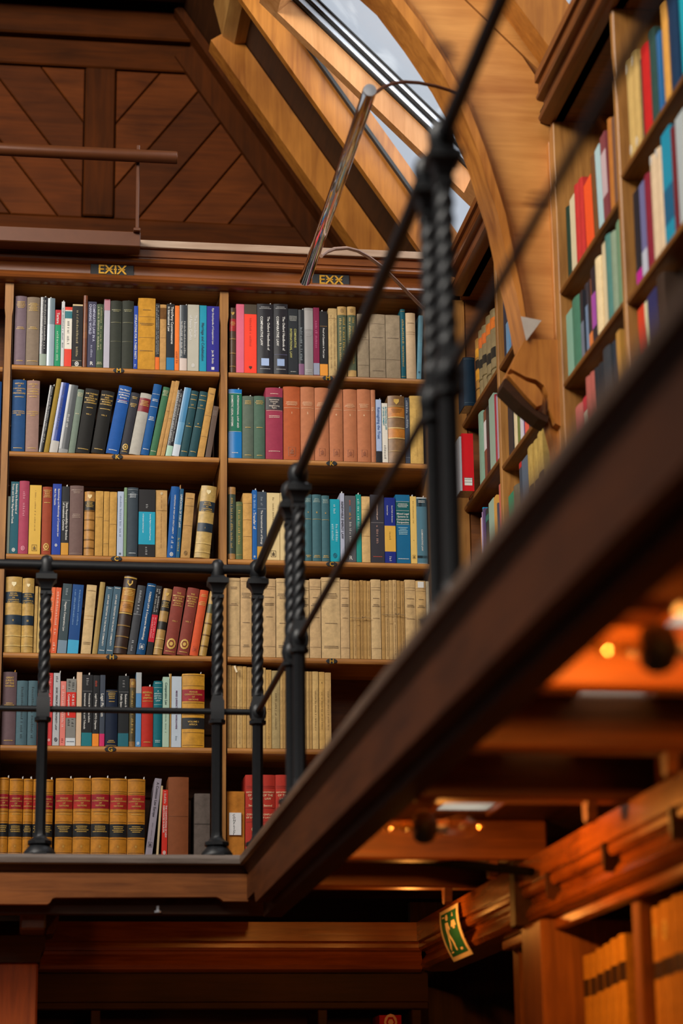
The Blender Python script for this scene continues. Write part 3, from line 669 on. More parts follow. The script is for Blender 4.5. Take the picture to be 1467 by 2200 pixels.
# --- iron railing
rl = empty('gallery_railing', (.733, 7.0, FZ)); tag(rl, 'black wrought iron gallery railing with twisted balusters and round rails', 'railing')
def twist(z0, z1, r=.0192, lobes=4, pitch=.132, seg=24, n=64):
    v = []; f = []
    for i in range(n+1):
        z = z0+(z1-z0)*i/n; e = min(1, i/3, (n-i)/3)
        for k in range(seg):
            a = 2*pi*k/seg; ph = lobes*(a-2*pi*(z-z0)/pitch); rr = r*(1.0-.20*e*(.5+.5*cos(ph)))
            v.append((rr*cos(a), rr*sin(a), z))
    for i in range(n):
        for k in range(seg): f.append((i*seg+k, i*seg+(k+1) % seg, (i+1)*seg+(k+1) % seg, (i+1)*seg+k))
    return MB().add(v, f)
def bal_meshes():
    d = {}; q = 2**.5
    d['baluster'] = MB().lathe([(.0178, .05), (.0178, .405), (.019, .408), (.027, .411), (.0275, .421), (.020, .424)], seg=8, ang=pi/8)
    d['rail_block'] = MB().lathe([(.0205*q, .422), (.0205*q, .480), (.0175*q, .486), (.0150*q, .506)], seg=4, ang=pi/4)
    d['twisted_shaft'] = twist(.500, .815)
    d['base'] = MB().lathe([(.052, 0), (.051, .008), (.036, .026), (.031, .030), (.039, .034), (.039, .043), (.028, .048), (.021, .056), (.0185, .064), (.0185, .075)], seg=8, ang=pi/8)
    d['capital'] = MB().lathe([(.0175, .806), (.026, .809), (.026, .819), (.0185, .823), (.0170*q, .826), (.0185*q, .836), (.0225*q, .845), (.0290*q, .853), (.0325*q, .855), (.0325*q, .871), (.026*q, .873), (.021*q, .880)], seg=4, ang=pi/4)
    d['rail_knuckle'] = MB().lathe([(.020, .876), (.0215, .884), (.0222, .905), (.0210, .920), (.015, .932), (.006, .937), (.001, .938)], seg=14)
    d['rail_ball'] = MB().lathe([(.018, .872), (.0245, .882), (.0280, .898), (.0282, .911), (.0240, .926), (.014, .937), (.002, .940)], seg=16)
    d['lower_ball'] = MB().lathe([(.017, .420), (.0250, .432), (.0280, .448), (.0250, .466), (.017, .478)], seg=16)
    return d
bm_ = {}
for k, m in bal_meshes().items():
    o = m.build(k, IRON, None, 40); bm_[k] = o.data; bpy.data.objects.remove(o)
XP = .733
posts = [(.071, 7.0, 0), (.607, 7.0, 0), (XP, 7.0, 0), (XP, 6.11, 1), (XP, 5.935, 1), (XP, 3.92, 1), (XP, 3.765, 1), (-.45, 7.0, 0)]
for x, y, side in posts:
    root = None
    for k in (('baluster', 'rail_block', 'twisted_shaft', 'base', 'capital', 'rail_ball', 'lower_ball') if side or (x, y) == (XP, 7.0) else ('baluster', 'rail_block', 'twisted_shaft', 'base', 'capital', 'rail_knuckle')):
        o = bpy.data.objects.new(k, bm_[k]); COL.objects.link(o)
        if root is None: root = o; o.parent = rl; o.location = (x-.733, y-7.0, 0)
        else: o.parent = root
ZR = FZ+.905; ZL = FZ+.449
def railing(name, path, r): atb(MB().tube(path, r, 14), name, IRON, rl, 50)
railing('top_rail', [(-.9, 7, ZR), (.607, 7, ZR), (XP, 7, ZR)], .0160)
railing('top_rail', [(XP, 7, ZR), (XP, 5, ZR), (XP, 3, ZR), (XP, 1.3, ZR)], .0150)
railing('lower_rail', [(-.9, 7, ZL), (.607, 7, ZL), (XP, 7, ZL)], .0100)
railing('lower_rail', [(XP, 7, ZL), (XP, 5, ZL), (XP, 3, ZL), (XP, 1.3, ZL)], .0090)

# ================================================================== below the gallery
XL, YL = 1.315, 7.53                              # front of the lower cornices
LP = [(0, .727), (0, .666), (.010, .664), (.006, .658), (.006, .645), (.012, .637), (.030, .634), (.034, .625), (.020, .606), (.014, .590), (.024, .577), (.045, .570), (.12, .570), (.12, .727)]
LOWC = wood('lower_cornice', '#5e2d0a', '#9e581a', 'x', .24, 1.1, bump=.12); LOWCY = wood('lower_cornice_depthwise', '#5e2d0a', '#a85e1c', 'y', .26, 1.1, bump=.12)
st(MB().prism([(YL+p, z) for p, z in LP], 'x', -1.0, XL+.02).build('trim_5', LOWC, None, 30))
st(MB().prism([(XL+p, z) for p, z in LP], 'y', 1.2, YL+.02).build('trim_6', LOWCY, None, 30))
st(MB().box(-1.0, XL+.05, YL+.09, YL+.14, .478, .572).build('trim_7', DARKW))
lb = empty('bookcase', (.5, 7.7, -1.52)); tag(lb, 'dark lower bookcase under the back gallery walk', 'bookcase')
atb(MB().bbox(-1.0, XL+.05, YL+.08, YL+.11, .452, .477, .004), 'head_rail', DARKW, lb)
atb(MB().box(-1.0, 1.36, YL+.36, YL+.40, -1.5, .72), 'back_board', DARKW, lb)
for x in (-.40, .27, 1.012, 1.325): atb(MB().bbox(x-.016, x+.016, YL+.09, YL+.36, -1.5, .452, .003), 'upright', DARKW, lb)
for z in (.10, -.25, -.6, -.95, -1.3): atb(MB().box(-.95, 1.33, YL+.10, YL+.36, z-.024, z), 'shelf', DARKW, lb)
st(MB().box(1.37, 1.90, 7.97, 8.02, -1.5, .84).build('wall_corner', WALLM))
lr = empty('bookcase', (1.4, 5, -1.52)); tag(lr, 'lower oak bookcase lit orange under the right gallery walk', 'bookcase')
XF = 1.37
for y0, y1, xf in ((6.32, 6.40, XF+.02), (5.76, 5.985, XF-.045), (5.02, 5.08, XF+.01), (4.30, 4.36, XF+.01), (3.6, 3.82, XF-.045), (2.9, 2.96, XF)):
    atb(MB().bbox(xf, XF+.30, y0, y1, -1.5, .566, .004), 'upright', LOWZ, lr)
atb(MB().box(XF+.31, XF+.34, 1.2, YL+.05, -1.5, .72), 'back_board', DARKWY, lr)
atb(MB().bbox(XF-.01, XF+.02, 1.3, 6.4, .540, .566, .003), 'head_bead', LOWCY, lr)
for z in (.245, -.12, -.5): atb(MB().bbox(XF+.005, XF+.30, 1.3, 5.02, z-.026, z, .004), 'shelf', OAKY, lr)
for z in (.17, -.19, -.55): atb(MB().bbox(XF+.03, XF+.30, 5.08, 6.32, z-.026, z, .004), 'shelf', OAKY, lr)
atb(MB().bbox(XL-.012, XL+.10, 5.95, 6.02, .565, .74, .004), 'cornice_block', DARKWY, lr)
for y in (5.62, 5.05, 4.5): atb(MB().prism([(y, .668), (y+.014, .668), (y+.012, .63), (y-.004, .60), (y-.006, .64)], 'x', XL-.004, XL+.03), 'cornice_block', DARKWY, lr)
# pilaster at the left
pl = empty('pilaster', (-.05, 7.3, -1.52)); tag(pl, 'red brown oak pilaster under the gallery corner bracket', 'pilaster')
atb(MB().bbox(-.5, .078, 7.25, 7.50, -1.5, .574, .006), 'shaft', wood('pilaster_oak', '#6a2c10', '#a4521e', 'z', .4), pl)
atb(MB().prism([(-.5, .574), (.084, .574), (.086, .60), (.098, .625), (.098, .655), (-.5, .655)], 'y', 7.235, 7.50), 'capital', DARKW, pl)
atb(MB().bbox(.018, .096, 7.05, 7.45, .656, .745, .006), 'bracket', wood('bracket_oak', '#3a1c0a', '#5e3316', 'y', .4), pl)
atb(MB().prism([(.10, .735), (.14, .735), (.136, .69), (.122, .664), (.10, .66)], 'y', 7.24, 7.45), 'scroll', wood('bracket_oak', '', '', 'y'), pl)
bolt = MB().lathe([(.002, -.008), (.011, -.006), (.011, .0), (.005, .002), (.005, .014), (.002, .016)], (.43, 7.0, .708), 10).build('bolt', ALU); bolt.parent = fg; bolt.matrix_parent_inverse = Matrix.Translation(fg.location).inverted()

# --- emergency exit sign bent over the lower cornice
sg = empty('exit_sign', (1.30, 6.9, .63)); tag(sg, 'green and white emergency exit sign with running figure and arrow', 'sign')
CT = [(941, 1963), (982, 1940), (1000, 2052), (958, 2073)]
def sgp(u, v, off=0.0):                           # u along the sign away from the corner, v up
    y = 7.06-u*.30; bulge = .014*(1-(2*v-1)**2); return (1.300+(1-v)*.022-bulge+.008-off, y-(1-v)*.10, .553+v*.158)
def sheet(u0, u1, v0, v1, off, name, mat, n=6, t=.002):
    m = MB(); v = []; f = []
    for o in (off, off-t):
        for i in range(n+1):
            vv = v0+(v1-v0)*i/n; v += [sgp(u0, vv, o), sgp(u1, vv, o)]
    k = 2*(n+1)
    for i in range(n): f += [(2*i, 2*i+1, 2*i+3, 2*i+2), (k+2*i, k+2*i+2, k+2*i+3, k+2*i+1), (2*i, 2*i+2, k+2*i+2, k+2*i), (2*i+1, k+2*i+1, k+2*i+3, 2*i+3)]
    f += [(0, k, k+1, 1), (2*n, 2*n+1, k+2*n+1, k+2*n)]
    return atb(m.add(v, f), name, mat, sg)
SW = plain('sign_white', '#e9dcbc', .5, 0, .05); SGN = plain('sign_green', '#1f6a52', .45, 0, .08)
sheet(0, 1, 0, 1, .002, 'board', SW); sheet(.10, .90, .08, .92, .0028, 'green_field', SGN, t=.0008)
def spoly(pts, name='symbol'):
    v = [sgp(u, w, .0036) for u, w in pts]; n = len(v); v += [sgp(u, w, .0028) for u, w in pts]
    atb(MB().add(v, [tuple(range(n)), tuple(range(2*n-1, n-1, -1))]+[(i, (i+1) % n, n+(i+1) % n, n+i) for i in range(n)]), name, SW, sg)
spoly([(.16, .14), (.16, .86), (.27, .86), (.27, .14)], 'door_symbol')
spoly([(.36, .88), (.43, .88), (.46, .82), (.43, .76), (.36, .76), (.33, .82)], 'figure_head')
spoly([(.30, .72), (.44, .72), (.50, .58), (.46, .56), (.42, .64), (.42, .48), (.50, .34), (.50, .16), (.44, .16), (.44, .32), (.36, .44), (.32, .28), (.22, .18), (.20, .24), (.27, .32), (.32, .46), (.30, .60)], 'figure_body')
spoly([(.56, .60), (.70, .88), (.84, .60), (.75, .60), (.75, .14), (.65, .14), (.65, .60)], 'arrow')

# --- lamps
def tube_light_back():
    r = empty('bookcase_light', (-.1, 7.70, 3.15)); tag(r, 'bronze tube light on a rod above the EXIX bookcase', 'lamp')
    atb(MB().lathe([(.0225, -.65), (.0235, -.648), (.0235, .503), (.0225, .505)], (0, 7.62, 3.462), 20, 'x'), 'tube_shade', BRONZE, r, 40)
    atb(MB().lathe([(.001, 0), (.0225, .0005), (.0225, .003), (.001, .0035)], (.505, 7.62, 3.462), 20, 'x'), 'end_cap', BRONZE, r, 40)
    atb(MB().bbox(.362, .374, 7.640, 7.652, 3.185, 3.515, .002), 'rod', BRONZE, r)
    atb(MB().bbox(-.8, .382, 7.66, 7.742, 3.128, 3.186, .003), 'base_bar', BRONZE, r)
    atb(MB().bbox(.355, .380, 7.637, 7.70, 3.180, 3.192, .002), 'rod_foot', BRONZE, r)
tube_light_back()
def tube_light_right():
    r = empty('bookcase_light', (1.3, 6.8, 2.95)); tag(r, 'mirror chrome tube light held on two curved arms beside the roof window', 'lamp')
    X, Zc = .955, 2.962
    atb(MB().lathe([(.0195, 5.99), (.0205, 5.992), (.0205, 7.498), (.0195, 7.50)], (X, 0, Zc), 24, 'y'), 'tube_shade', CHROME, r, 40)
    atb(MB().lathe([(.001, 5.984), (.019, 5.985), (.019, 5.99), (.001, 5.9905)], (X, 0, Zc), 24, 'y'), 'end_cap', ALU, r, 40)
    p = [(806, 200), (822, 188), (845, 179), (870, 176), (900, 178), (935, 185), (965, 194), (992, 205)]
    ya = np.linspace(6.07, 6.285, len(p)); atb(MB().tube([onY(x, y, Y) for (x, y), Y in zip(p, ya)], .0055, 8), 'arm', BRONZE, r, 40)
    p = [(690, 550), (700, 542), (718, 535), (745, 533), (768, 539), (790, 551), (820, 573), (850, 602), (880, 633), (911, 664)]
    ya = np.linspace(7.02, 7.775, len(p)); pts = [onY(x, y, Y) for (x, y), Y in zip(p, ya)]
    atb(MB().tube(pts+[pts[-1]+np.array([.004, .012, -.02])], .0065, 8), 'arm', plain('pale_arm', '#b79480', .35, .3, .05), r, 40)
tube_light_right()
def gallery_lamp(c, label):
    r = empty('gallery_lamp', c); tag(r, label, 'lamp', 'bare lamps under the gallery')
    MB().lathe([(.012, -.016), (.030, -.012), (.038, 0), (.039, .014), (.032, .030), (.016, .038)], (0, 0, 0), 20, 'x').build('socket', BLACKP, r, 40)
    MB().lathe([(.004, -.115), (.004, -.080), (.010, -.078), (.011, -.068), (.005, -.064), (.005, -.042), (.010, -.040), (.010, -.030), (.006, -.026), (.006, -.014)], (0, 0, 0), 14, 'x').build('stem', BRASS, r, 40)
    g = MB().lathe([(.013, .056), (.021, .072), (.026, .088), (.026, .104), (.019, .122), (.009, .132), (.002, .135)], (0, 0, 0), 18, 'x').build('glass_bulb', BULB, r, 60)
    MB().lathe([(.014, .037), (.014, .052), (.017, .062)], (0, 0, 0), 14, 'x').build('bulb_cap', ALU, g, 40)
    MB().lathe([(.001, .134), (.004, .135), (.004, .144), (.001, .145)], (0, 0, 0), 10, 'x').build('bulb_tip', BRASS, g, 40)
gallery_lamp((.893, 5.05, .70), 'bare glass bulb in a black socket under the far gallery joists')
gallery_lamp((.905, 3.16, .70), 'bare glass bulb in a black socket under the near gallery joists')
point('gallery_warm_light', (.93, 5.20, .705), 17.0, WARM, .02)
point('gallery_warm_light', (.95, 3.27, .705), 16.0, WARM, .02)
point('gallery_warm_light', (.95, 2.15, .712), 10.0, WARM, .02)
point('gallery_warm_light', (1.16, 6.75, .66), 1.8, WARM, .03)  # added warm light without a fixture, brightens the far joist and cornice
point('gallery_warm_light', (-.25, 6.75, .15), 2.4, WARM, .03)

# ================================================================== books on the back wall
S = 500/1467
SP = YB+.014
K = '#b98f58'; KR = '#c4a478'                     # kraft papers
G_ = GILT
def lea(dark_label=None): return [('D', .10, '#8a6a36'), ('D', .28, '#8a6a36'), ('D', .52, '#8a6a36'), ('D', .80, '#8a6a36')]
shelf_back(SHZ[0], SP, (0, 540), S, [
 (85, 158, 285, '#75646c', 'c', 'thick mauve cloth book with worn gilt lines', [('G', .86, 5, G_), ('G', .52, 2, G_), ('G', .05, 1, G_)]),
 (160, 242, 292, '#80705f', 'c', 'thick taupe cloth book with worn gilt lines', [('G', .84, 6, G_), ('G', .53, 2, G_), ('G', .05, 1, G_)]),
 (246, 290, 290, '#2b2c30', 'j', 'black jacketed book with grey green foot', [('B', 0, .18, '#8d9a8c'), ('V', .25, .95, WHT, 2), ('s', .3)]),
 (292, 338, 297, '#93a5ad', 'j', 'pale blue grey book with glossy spine', [('B', .62, 1, '#6d7f88', 'j'), ('s', 0)]),
 (340, 378, 370, '#128a5c', 'p', 'green paperback with red top', [('B', .74, 1, '#b8202e'), ('T', ['Torture'], .76, .95, WHT), ('V', .12, .62, '#b9d8bb')]),
 (380, 401, 318, '#c4c6c6', 'p', 'thin white book with dark lettering', [('V', .3, .9, '#444444'), ('s', .2)]),
 (402, 448, 352, '#dcd6c8', 'p', 'white book with red foot and teal label', [('B', 0, .30, '#d83f2d'), ('B', .95, 1, '#d83f2d'), ('B', .81, .93, '#2f6f78'), ('V', .36, .76, '#555555')]),
 (450, 515, 335, '#c9b48a', 'p', 'black spined book framed in cream', [('B', .025, .975, '#1c1a1b'), ('R', .11, '#c9b48a'), ('V', .18, .9, '#b9a678', 1), ('E', .06, WHT, .2)]),
 (518, 545, 280, '#6e3b1f', 'l', 'slender tall brown leather book', [('R', .9, '#40200f'), ('B', .40, .62, '#7d4a25', 'l'), ('R', .5, '#40200f')]),
 (548, 602, 318, '#3a3950', 'p', 'dark indigo book on comparative law', [('T', ['COMPARATIVE LAW IN A', 'CHANGING WORLD'], .40, .96, '#b9bad0'), ('V', .16, .34, '#b9bad0'), ('H', ['R'], .09, WHT, .016)]),
 (603, 646, 335, '#46553f', 'c', 'olive green cloth book on legal systems', [('V', .28, .95, '#c0bb8a', 2), ('G', .06, 2, '#c0bb8a')]),
 (650, 688, 303, '#aeabb6', 'p', 'pale grey book edged in red', [('B', .84, 1, '#b3808c'), ('B', 0, .012, '#a8242e'), ('B', .985, 1, '#a8242e')]),
 (690, 762, 315, '#34372f', 'c', 'wide charcoal cloth book beside red edged grey book', [('G', .84, 2, '#8f8a60'), ('R', .68, '#8f8a60'), ('R', .4, '#6a6848')], None, 'pair of charcoal cloth books'),
 (764, 838, 315, '#34372f', 'c', 'wide charcoal cloth book beside slim blue book', [('G', .84, 2, '#8f8a60'), ('R', .68, '#8f8a60'), ('R', .4, '#6a6848'), ('s', 0, '#3a3a3a')], None, 'pair of charcoal cloth books'),
 (839, 865, 345, '#2043a0', 'p', 'slim blue book on third parties', [('T', ['STIPULATIONS FOR A THIRD PARTY'], .16, .86, WHT), ('V', .03, .08, WHT)]),
 (866, 975, 297, '#bf8a34', 'a', 'thick ochre paper bound book', [('G', .82, 1, '#6a4a18'), ('R', .74, '#7a5a24'), ('G', .62, 2, '#6a4a18'), ('R', .45, '#7a5a24'), ('G', .25, 1, '#6a4a18')]),
 (976, 1003, 330, '#27282c', 'p', 'black paperback with orange foot', [('B', 0, .20, '#dc6a22'), ('V', .24, .97, WHT, 2)]),
 (1004, 1045, 337, '#b88e58', 'a', 'tan book with pointed dark mark', [('B', .78, .95, '#6b4a2a', 'a'), ('R', .5, '#8b6a3c')]),
 (1047, 1097, 333, '#1d2024', 'p', 'black paperback with blue foot', [('B', 0, .20, '#1f6f9f'), ('T', ['Third-Party Countermeasures', 'in International Law'], .26, .96, WHT), ('s', .1)]),
 (1099, 1127, 343, '#e5752c', 'p', 'slim orange paperback', [('V', .1, .3, '#8a3a12')]),
 (1129, 1177, 340, '#3b4146', 'j', 'mottled black book with pale pink foot', [('B', 0, .20, '#cbbab0'), ('V', .24, .75, WHT, 2), ('s', .4)]),
 (1180, 1252, 337, '#b3afa0', 'p', 'pale grey book on family conflict', [('T', ['The Boundaries', 'of Family Conflict'], .42, .84, WHT), ('E', .09, WHT, .14)]),
 (1254, 1300, 342, '#1d90aa', 'p', 'turquoise book on marriage', [('T', ['Marriage and Cohabitation'], .12, .74, '#123f58')]),
 (1302, 1380, 347, '#2b2a8a', 'p', 'thick royal blue encyclopedia', [('T', ['Elgar Encyclopedia of Comparative Law'], .42, .97, WHT), ('T', ['Jan M. Smits'], .13, .33, WHT), ('E', .06, WHT, .12, 'box')]),
], 'top shelf under EXIX', -.0615, .679)
shelf_back(SHZ[0], SP, (460, 560), S, [
 (95, 136, 300, '#4d3622', 'l', 'brown leather book with red label', [('B', .64, .83, '#a2211d'), ('G', .74, 3, G_), ('E', .91, G_, .25, 'shield'), ('D', .10, '#8a6a36'), ('D', .30, '#8a6a36'), ('D', .52, '#8a6a36')]),
 (138, 188, 275, '#d5667f', 'p', 'plain pink book', []),
 (189, 268, 277, '#f1432e', 'p', 'red orange book with olive top', [('B', .86, 1, '#4b4236'), ('V', .35, .8, '#c02f20'), ('E', .09, '#3a2018', .12, 'shield')]),
 (270, 372, 275, '#27282d', 'j', 'very thick black handbook', [('G', .93, 2, '#a8a8a8'), ('T', ['The Oxford Handbook of', 'COMPARATIVE LAW'], .34, .82, WHT, .5), ('E', .17, '#9fb4d8', .24, 'box'), ('G', .06, 1, '#a8a8a8'), ('s', .4)]),
 (375, 465, 275, '#27282d', 'j', 'thick black handbook with striped foot', [('G', .93, 2, '#a8a8a8'), ('T', ['The Oxford Handbook of', 'COMPARATIVE LAW'], .34, .82, WHT, .5), ('E', .17, '#8fa4c8', .26, 'box'), ('R', .28, '#6a6a90'), ('G', .06, 1, '#a8a8a8')]),
 (467, 530, 305, '#25292d', 'p', 'black book with yellow green lettering', [('G', .84, 4, '#a8a8a0'), ('T', ['COMPARATIVE', 'INTERNATIONAL LAW'], .26, .70, '#b3ae62'), ('G', .04, 1, '#a8a8a0')]),
 (533, 568, 310, '#2b3034', 'j', 'slim dark book with purple foot', [('B', 0, .18, '#7c5673'), ('V', .24, .75, '#8f9aa0'), ('s', .2)]),
 (570, 625, 300, '#8c8987', 'j', 'grey book in clear cover', [('B', .68, .96, '#9a9794', 'j'), ('G', .6, 3, '#b0adaa'), ('G', .06, 2, '#b8b5b2')]),
 (627, 665, 297, '#7d2043', 'p', 'dark magenta book with grey foot', [('B', .02, .19, '#8d92a4'), ('V', .4, .8, '#c86a90')]),
 (667, 717, 320, '#201f20', 'p', 'black book with amber foot', [('B', 0, .19, '#dc9036'), ('R', .77, '#b88a4a'), ('T', ['Proof of Causation in Tort Law'], .28, .74, WHT), ('s', 0)]),
 (722, 777, 303, '#b99d6c', 'a', 'worn tan book with fraying spine', [('V', .1, .9, '#8a6a40', 2, .3), ('R', .85, '#8a6a40')]),
 (780, 838, 293, '#515a45', 'c', 'olive spined tan ended book beside fraying book', [('B', .88, 1, '#b5925a', 'c'), ('B', 0, .10, '#b5925a', 'c'), ('V', .2, .84, G_, 2), ('E', .94, '#8a6a3a', .2)], None, 'pair of olive books'),
 (842, 897, 293, '#515a45', 'c', 'olive spined tan ended book beside drab book', [('B', .88, 1, '#b5925a', 'c'), ('B', 0, .10, '#b5925a', 'c'), ('V', .2, .84, G_, 2), ('E', .94, '#8a6a3a', .2)], None, 'pair of olive books'),
 (905, 978, 338, '#95846c', 'a', 'drab paper book beside olive pair', [('G', .62, 1, '#6a5a48'), ('R', .6, '#7a6a56'), ('R', .2, '#7a6a56'), ('s', .3)]),
 (982, 1082, 340, '#95846c', 'a', 'widest drab paper book', [('G', .62, 1, '#6a5a48'), ('R', .85, '#7a6a56'), ('R', .3, '#7a6a56'), ('G', .1, 1, '#6a5a48')]),
 (1084, 1176, 345, '#95846c', 'a', 'drab paper book with white string', [('G', .62, 1, '#6a5a48'), ('R', .3, '#7a6a56')]),
 (1180, 1210, 308, '#1d5763', 'c', 'slim teal cloth book', [('V', .15, .85, G_), ('R', .97, G_), ('R', .04, G_)]),
 (1212, 1274, 333, '#c6ab88', 'c', 'rounded cream book', [('G', .83, 1, '#7a6244'), ('R', .71, '#8a724e'), ('R', .68, '#8a724e')]),
 (1276, 1305, 345, '#6b9bae', 'p', 'light blue pamphlet', [('R', .6, '#a8c8d4'), ('E', .12, '#3a5a6a', .2, 'box')], 1290),
], 'top shelf under EXX', .7125)
shelf_back(SHZ[1], SP, (0, 780), S, [
 (66, 154, 108, '#264a77', 'c', 'thick blue legal history volume', [('H', ['HISTORY', 'OF', 'CONTINENTAL', 'CIVIL', 'PROCEDURE'], .885, G_, .0066), ('G', .745, 1, G_), ('H', ['CONTINENTAL', 'LEGAL HISTORY', 'SERIES'], .54, G_, .0052), ('G', .04, 1, G_), ('s', .35, '#c08a2a')]),
 (158, 240, 113, '#94766b', 'c', 'thick dusty pink legal history volume', [('H', ['HISTORY', 'OF', 'CONTINENTAL', 'CRIMINAL', 'PROCEDURE'], .885, G_, .0066), ('G', .755, 1, G_), ('H', ['CONTINENTAL', 'LEGAL HISTORY', 'SERIES'], .54, G_, .0052), ('G', .04, 1, G_), ('s', 0, '#c8a060')]),
 (243, 271, 140, '#26282c', 'j', 'slim black and white leaning book', [('V', .15, .97, WHT, 2), ('s', .3)], 315),
 (274, 305, 98, '#94792f', 'c', 'slim olive gold leaning book', [], 358),
 (307, 361, 122, '#1b3580', 'j', 'royal blue leaning book with grey foot', [('B', 0, .17, '#b4b0aa'), ('B', .17, 1, '#1d3a8a', 'j'), ('V', .3, .95, '#101a40', 1, .4)], 398),
 (365, 425, 135, '#54585a', 'j', 'mottled black and grey leaning book', [('V', .38, .56, WHT), ('B', 0, .06, '#8a8c8c')], 437),
 (428, 470, 165, '#717f72', 'c', 'grey green leaning book', [('G', .9, 3, '#c0b890'), ('G', .6, 1, '#c0b890')], 490),
 (473, 562, 160, '#22211f', 'c', 'thick black leaning book, first volume', [('H', ['THE THEORY', 'AND', 'PRACTICE OF', 'MODERN', 'GOVERNMENT'], .86, G_, .0062), ('G', .69, 1, G_), ('H', ['VOL. I'], .61, G_, .0055), ('G', .05, 1, G_)], 540),
 (571, 657, 172, '#22211f', 'c', 'thick black leaning book, second volume', [('H', ['THE THEORY', 'AND', 'PRACTICE OF', 'MODERN', 'GOVERNMENT'], .86, G_, .0062), ('G', .69, 1, G_), ('H', ['VOL. II'], .61, G_, .0055), ('G', .05, 1, G_)], 640),
 (663, 746, 140, '#1f5299', 'c', 'thick blue leaning book with red rule', [('H', ['The Major', 'Governments', 'of Modern', 'Europe'], .89, WHT, .0072), ('R', .79, '#b03a3a'), ('G', .75, 2, WHT), ('G', .04, 1, WHT)], 752),
 (751, 807, 185, '#37373d', 'c', 'charcoal leaning book with gold crest', [('G', .9, 2, G_), ('G', .78, 3, G_), ('E', .12, G_, .32), ('G', .03, 1, G_)], 828),
 (809, 881, 188, '#aca89e', 'c', 'pale grey leaning book with maroon label', [('B', .70, .92, '#7c252b'), ('G', .82, 4, G_)], 890),
 (883, 936, 132, '#1d528b', 'c', 'blue leaning book with white rules', [('R', .86, WHT), ('G', .76, 2, WHT), ('R', .68, WHT), ('G', .5, 3, WHT), ('G', .07, 1, WHT)], 970),
 (938, 981, 150, '#3f6d4d', 'c', 'green leaning book', [('G', .9, 5, '#c0b890', .0045), ('G', .05, 1, '#c0b890')], 1030),
 (983, 1008, 112, K, 'a', 'slim kraft leaning book beside green book', [('R', .6, '#80602f')], 1085, 'twin kraft leaning books'),
 (1010, 1036, 112, K, 'a', 'slim kraft leaning book beside mint footed book', [('R', .5, '#80602f')], 1112, 'twin kraft leaning books'),
 (1040, 1079, 170, '#2c2b2e', 'j', 'dark leaning book with mint foot', [('B', 0, .16, '#a3c4ae'), ('V', .2, .95, WHT, 2), ('s', .2)], 1125),
 (1081, 1126, 153, '#6196b8', 'j', 'light blue leaning book with white foot', [('B', 0, .17, '#c3ccd4'), ('B', .5, 1, '#4a84ac', 'j')], 1163),
 (1128, 1180, 173, '#284a50', 'c', 'dark teal leaning book with single dot', [('G', .92, 1, G_), ('G', .85, 1, G_), ('H', ['LIV'], .79, G_, .006), ('R', .74, G_), ('E', .5, G_, .05), ('G', .44, 1, G_), ('G', .06, 1, G_)], 1203),
 (1183, 1236, 178, '#284a50', 'c', 'dark teal leaning book with two dots', [('G', .92, 1, G_), ('G', .85, 1, G_), ('H', ['LIV'], .79, G_, .006), ('R', .74, G_), ('E', .5, G_, .08), ('G', .44, 1, G_), ('G', .06, 1, G_)], 1260),
 (1239, 1284, 155, '#bd9152', 'a', 'kraft leaning book with ribbed spine', [('G', .9, 1, '#7a5a2c'), ('R', .6, '#8a683a'), ('R', .3, '#8a683a')], 1318),
 (1291, 1327, 270, '#5f4e44', 'p', 'short brown leaning book', [('G', .85, 5, '#8a7a70', .004)], 1345),
], 'second shelf under EXIX', -.0615, .679)
RUST = '#b3704c'
def rs(n): return [('G', .76, 4, '#e0b489', .004), ('H', [n], .65, '#e8c8a0', .009), ('R', .71, '#e0b489'), ('E', .12, '#96573a', .22, 'frame')]
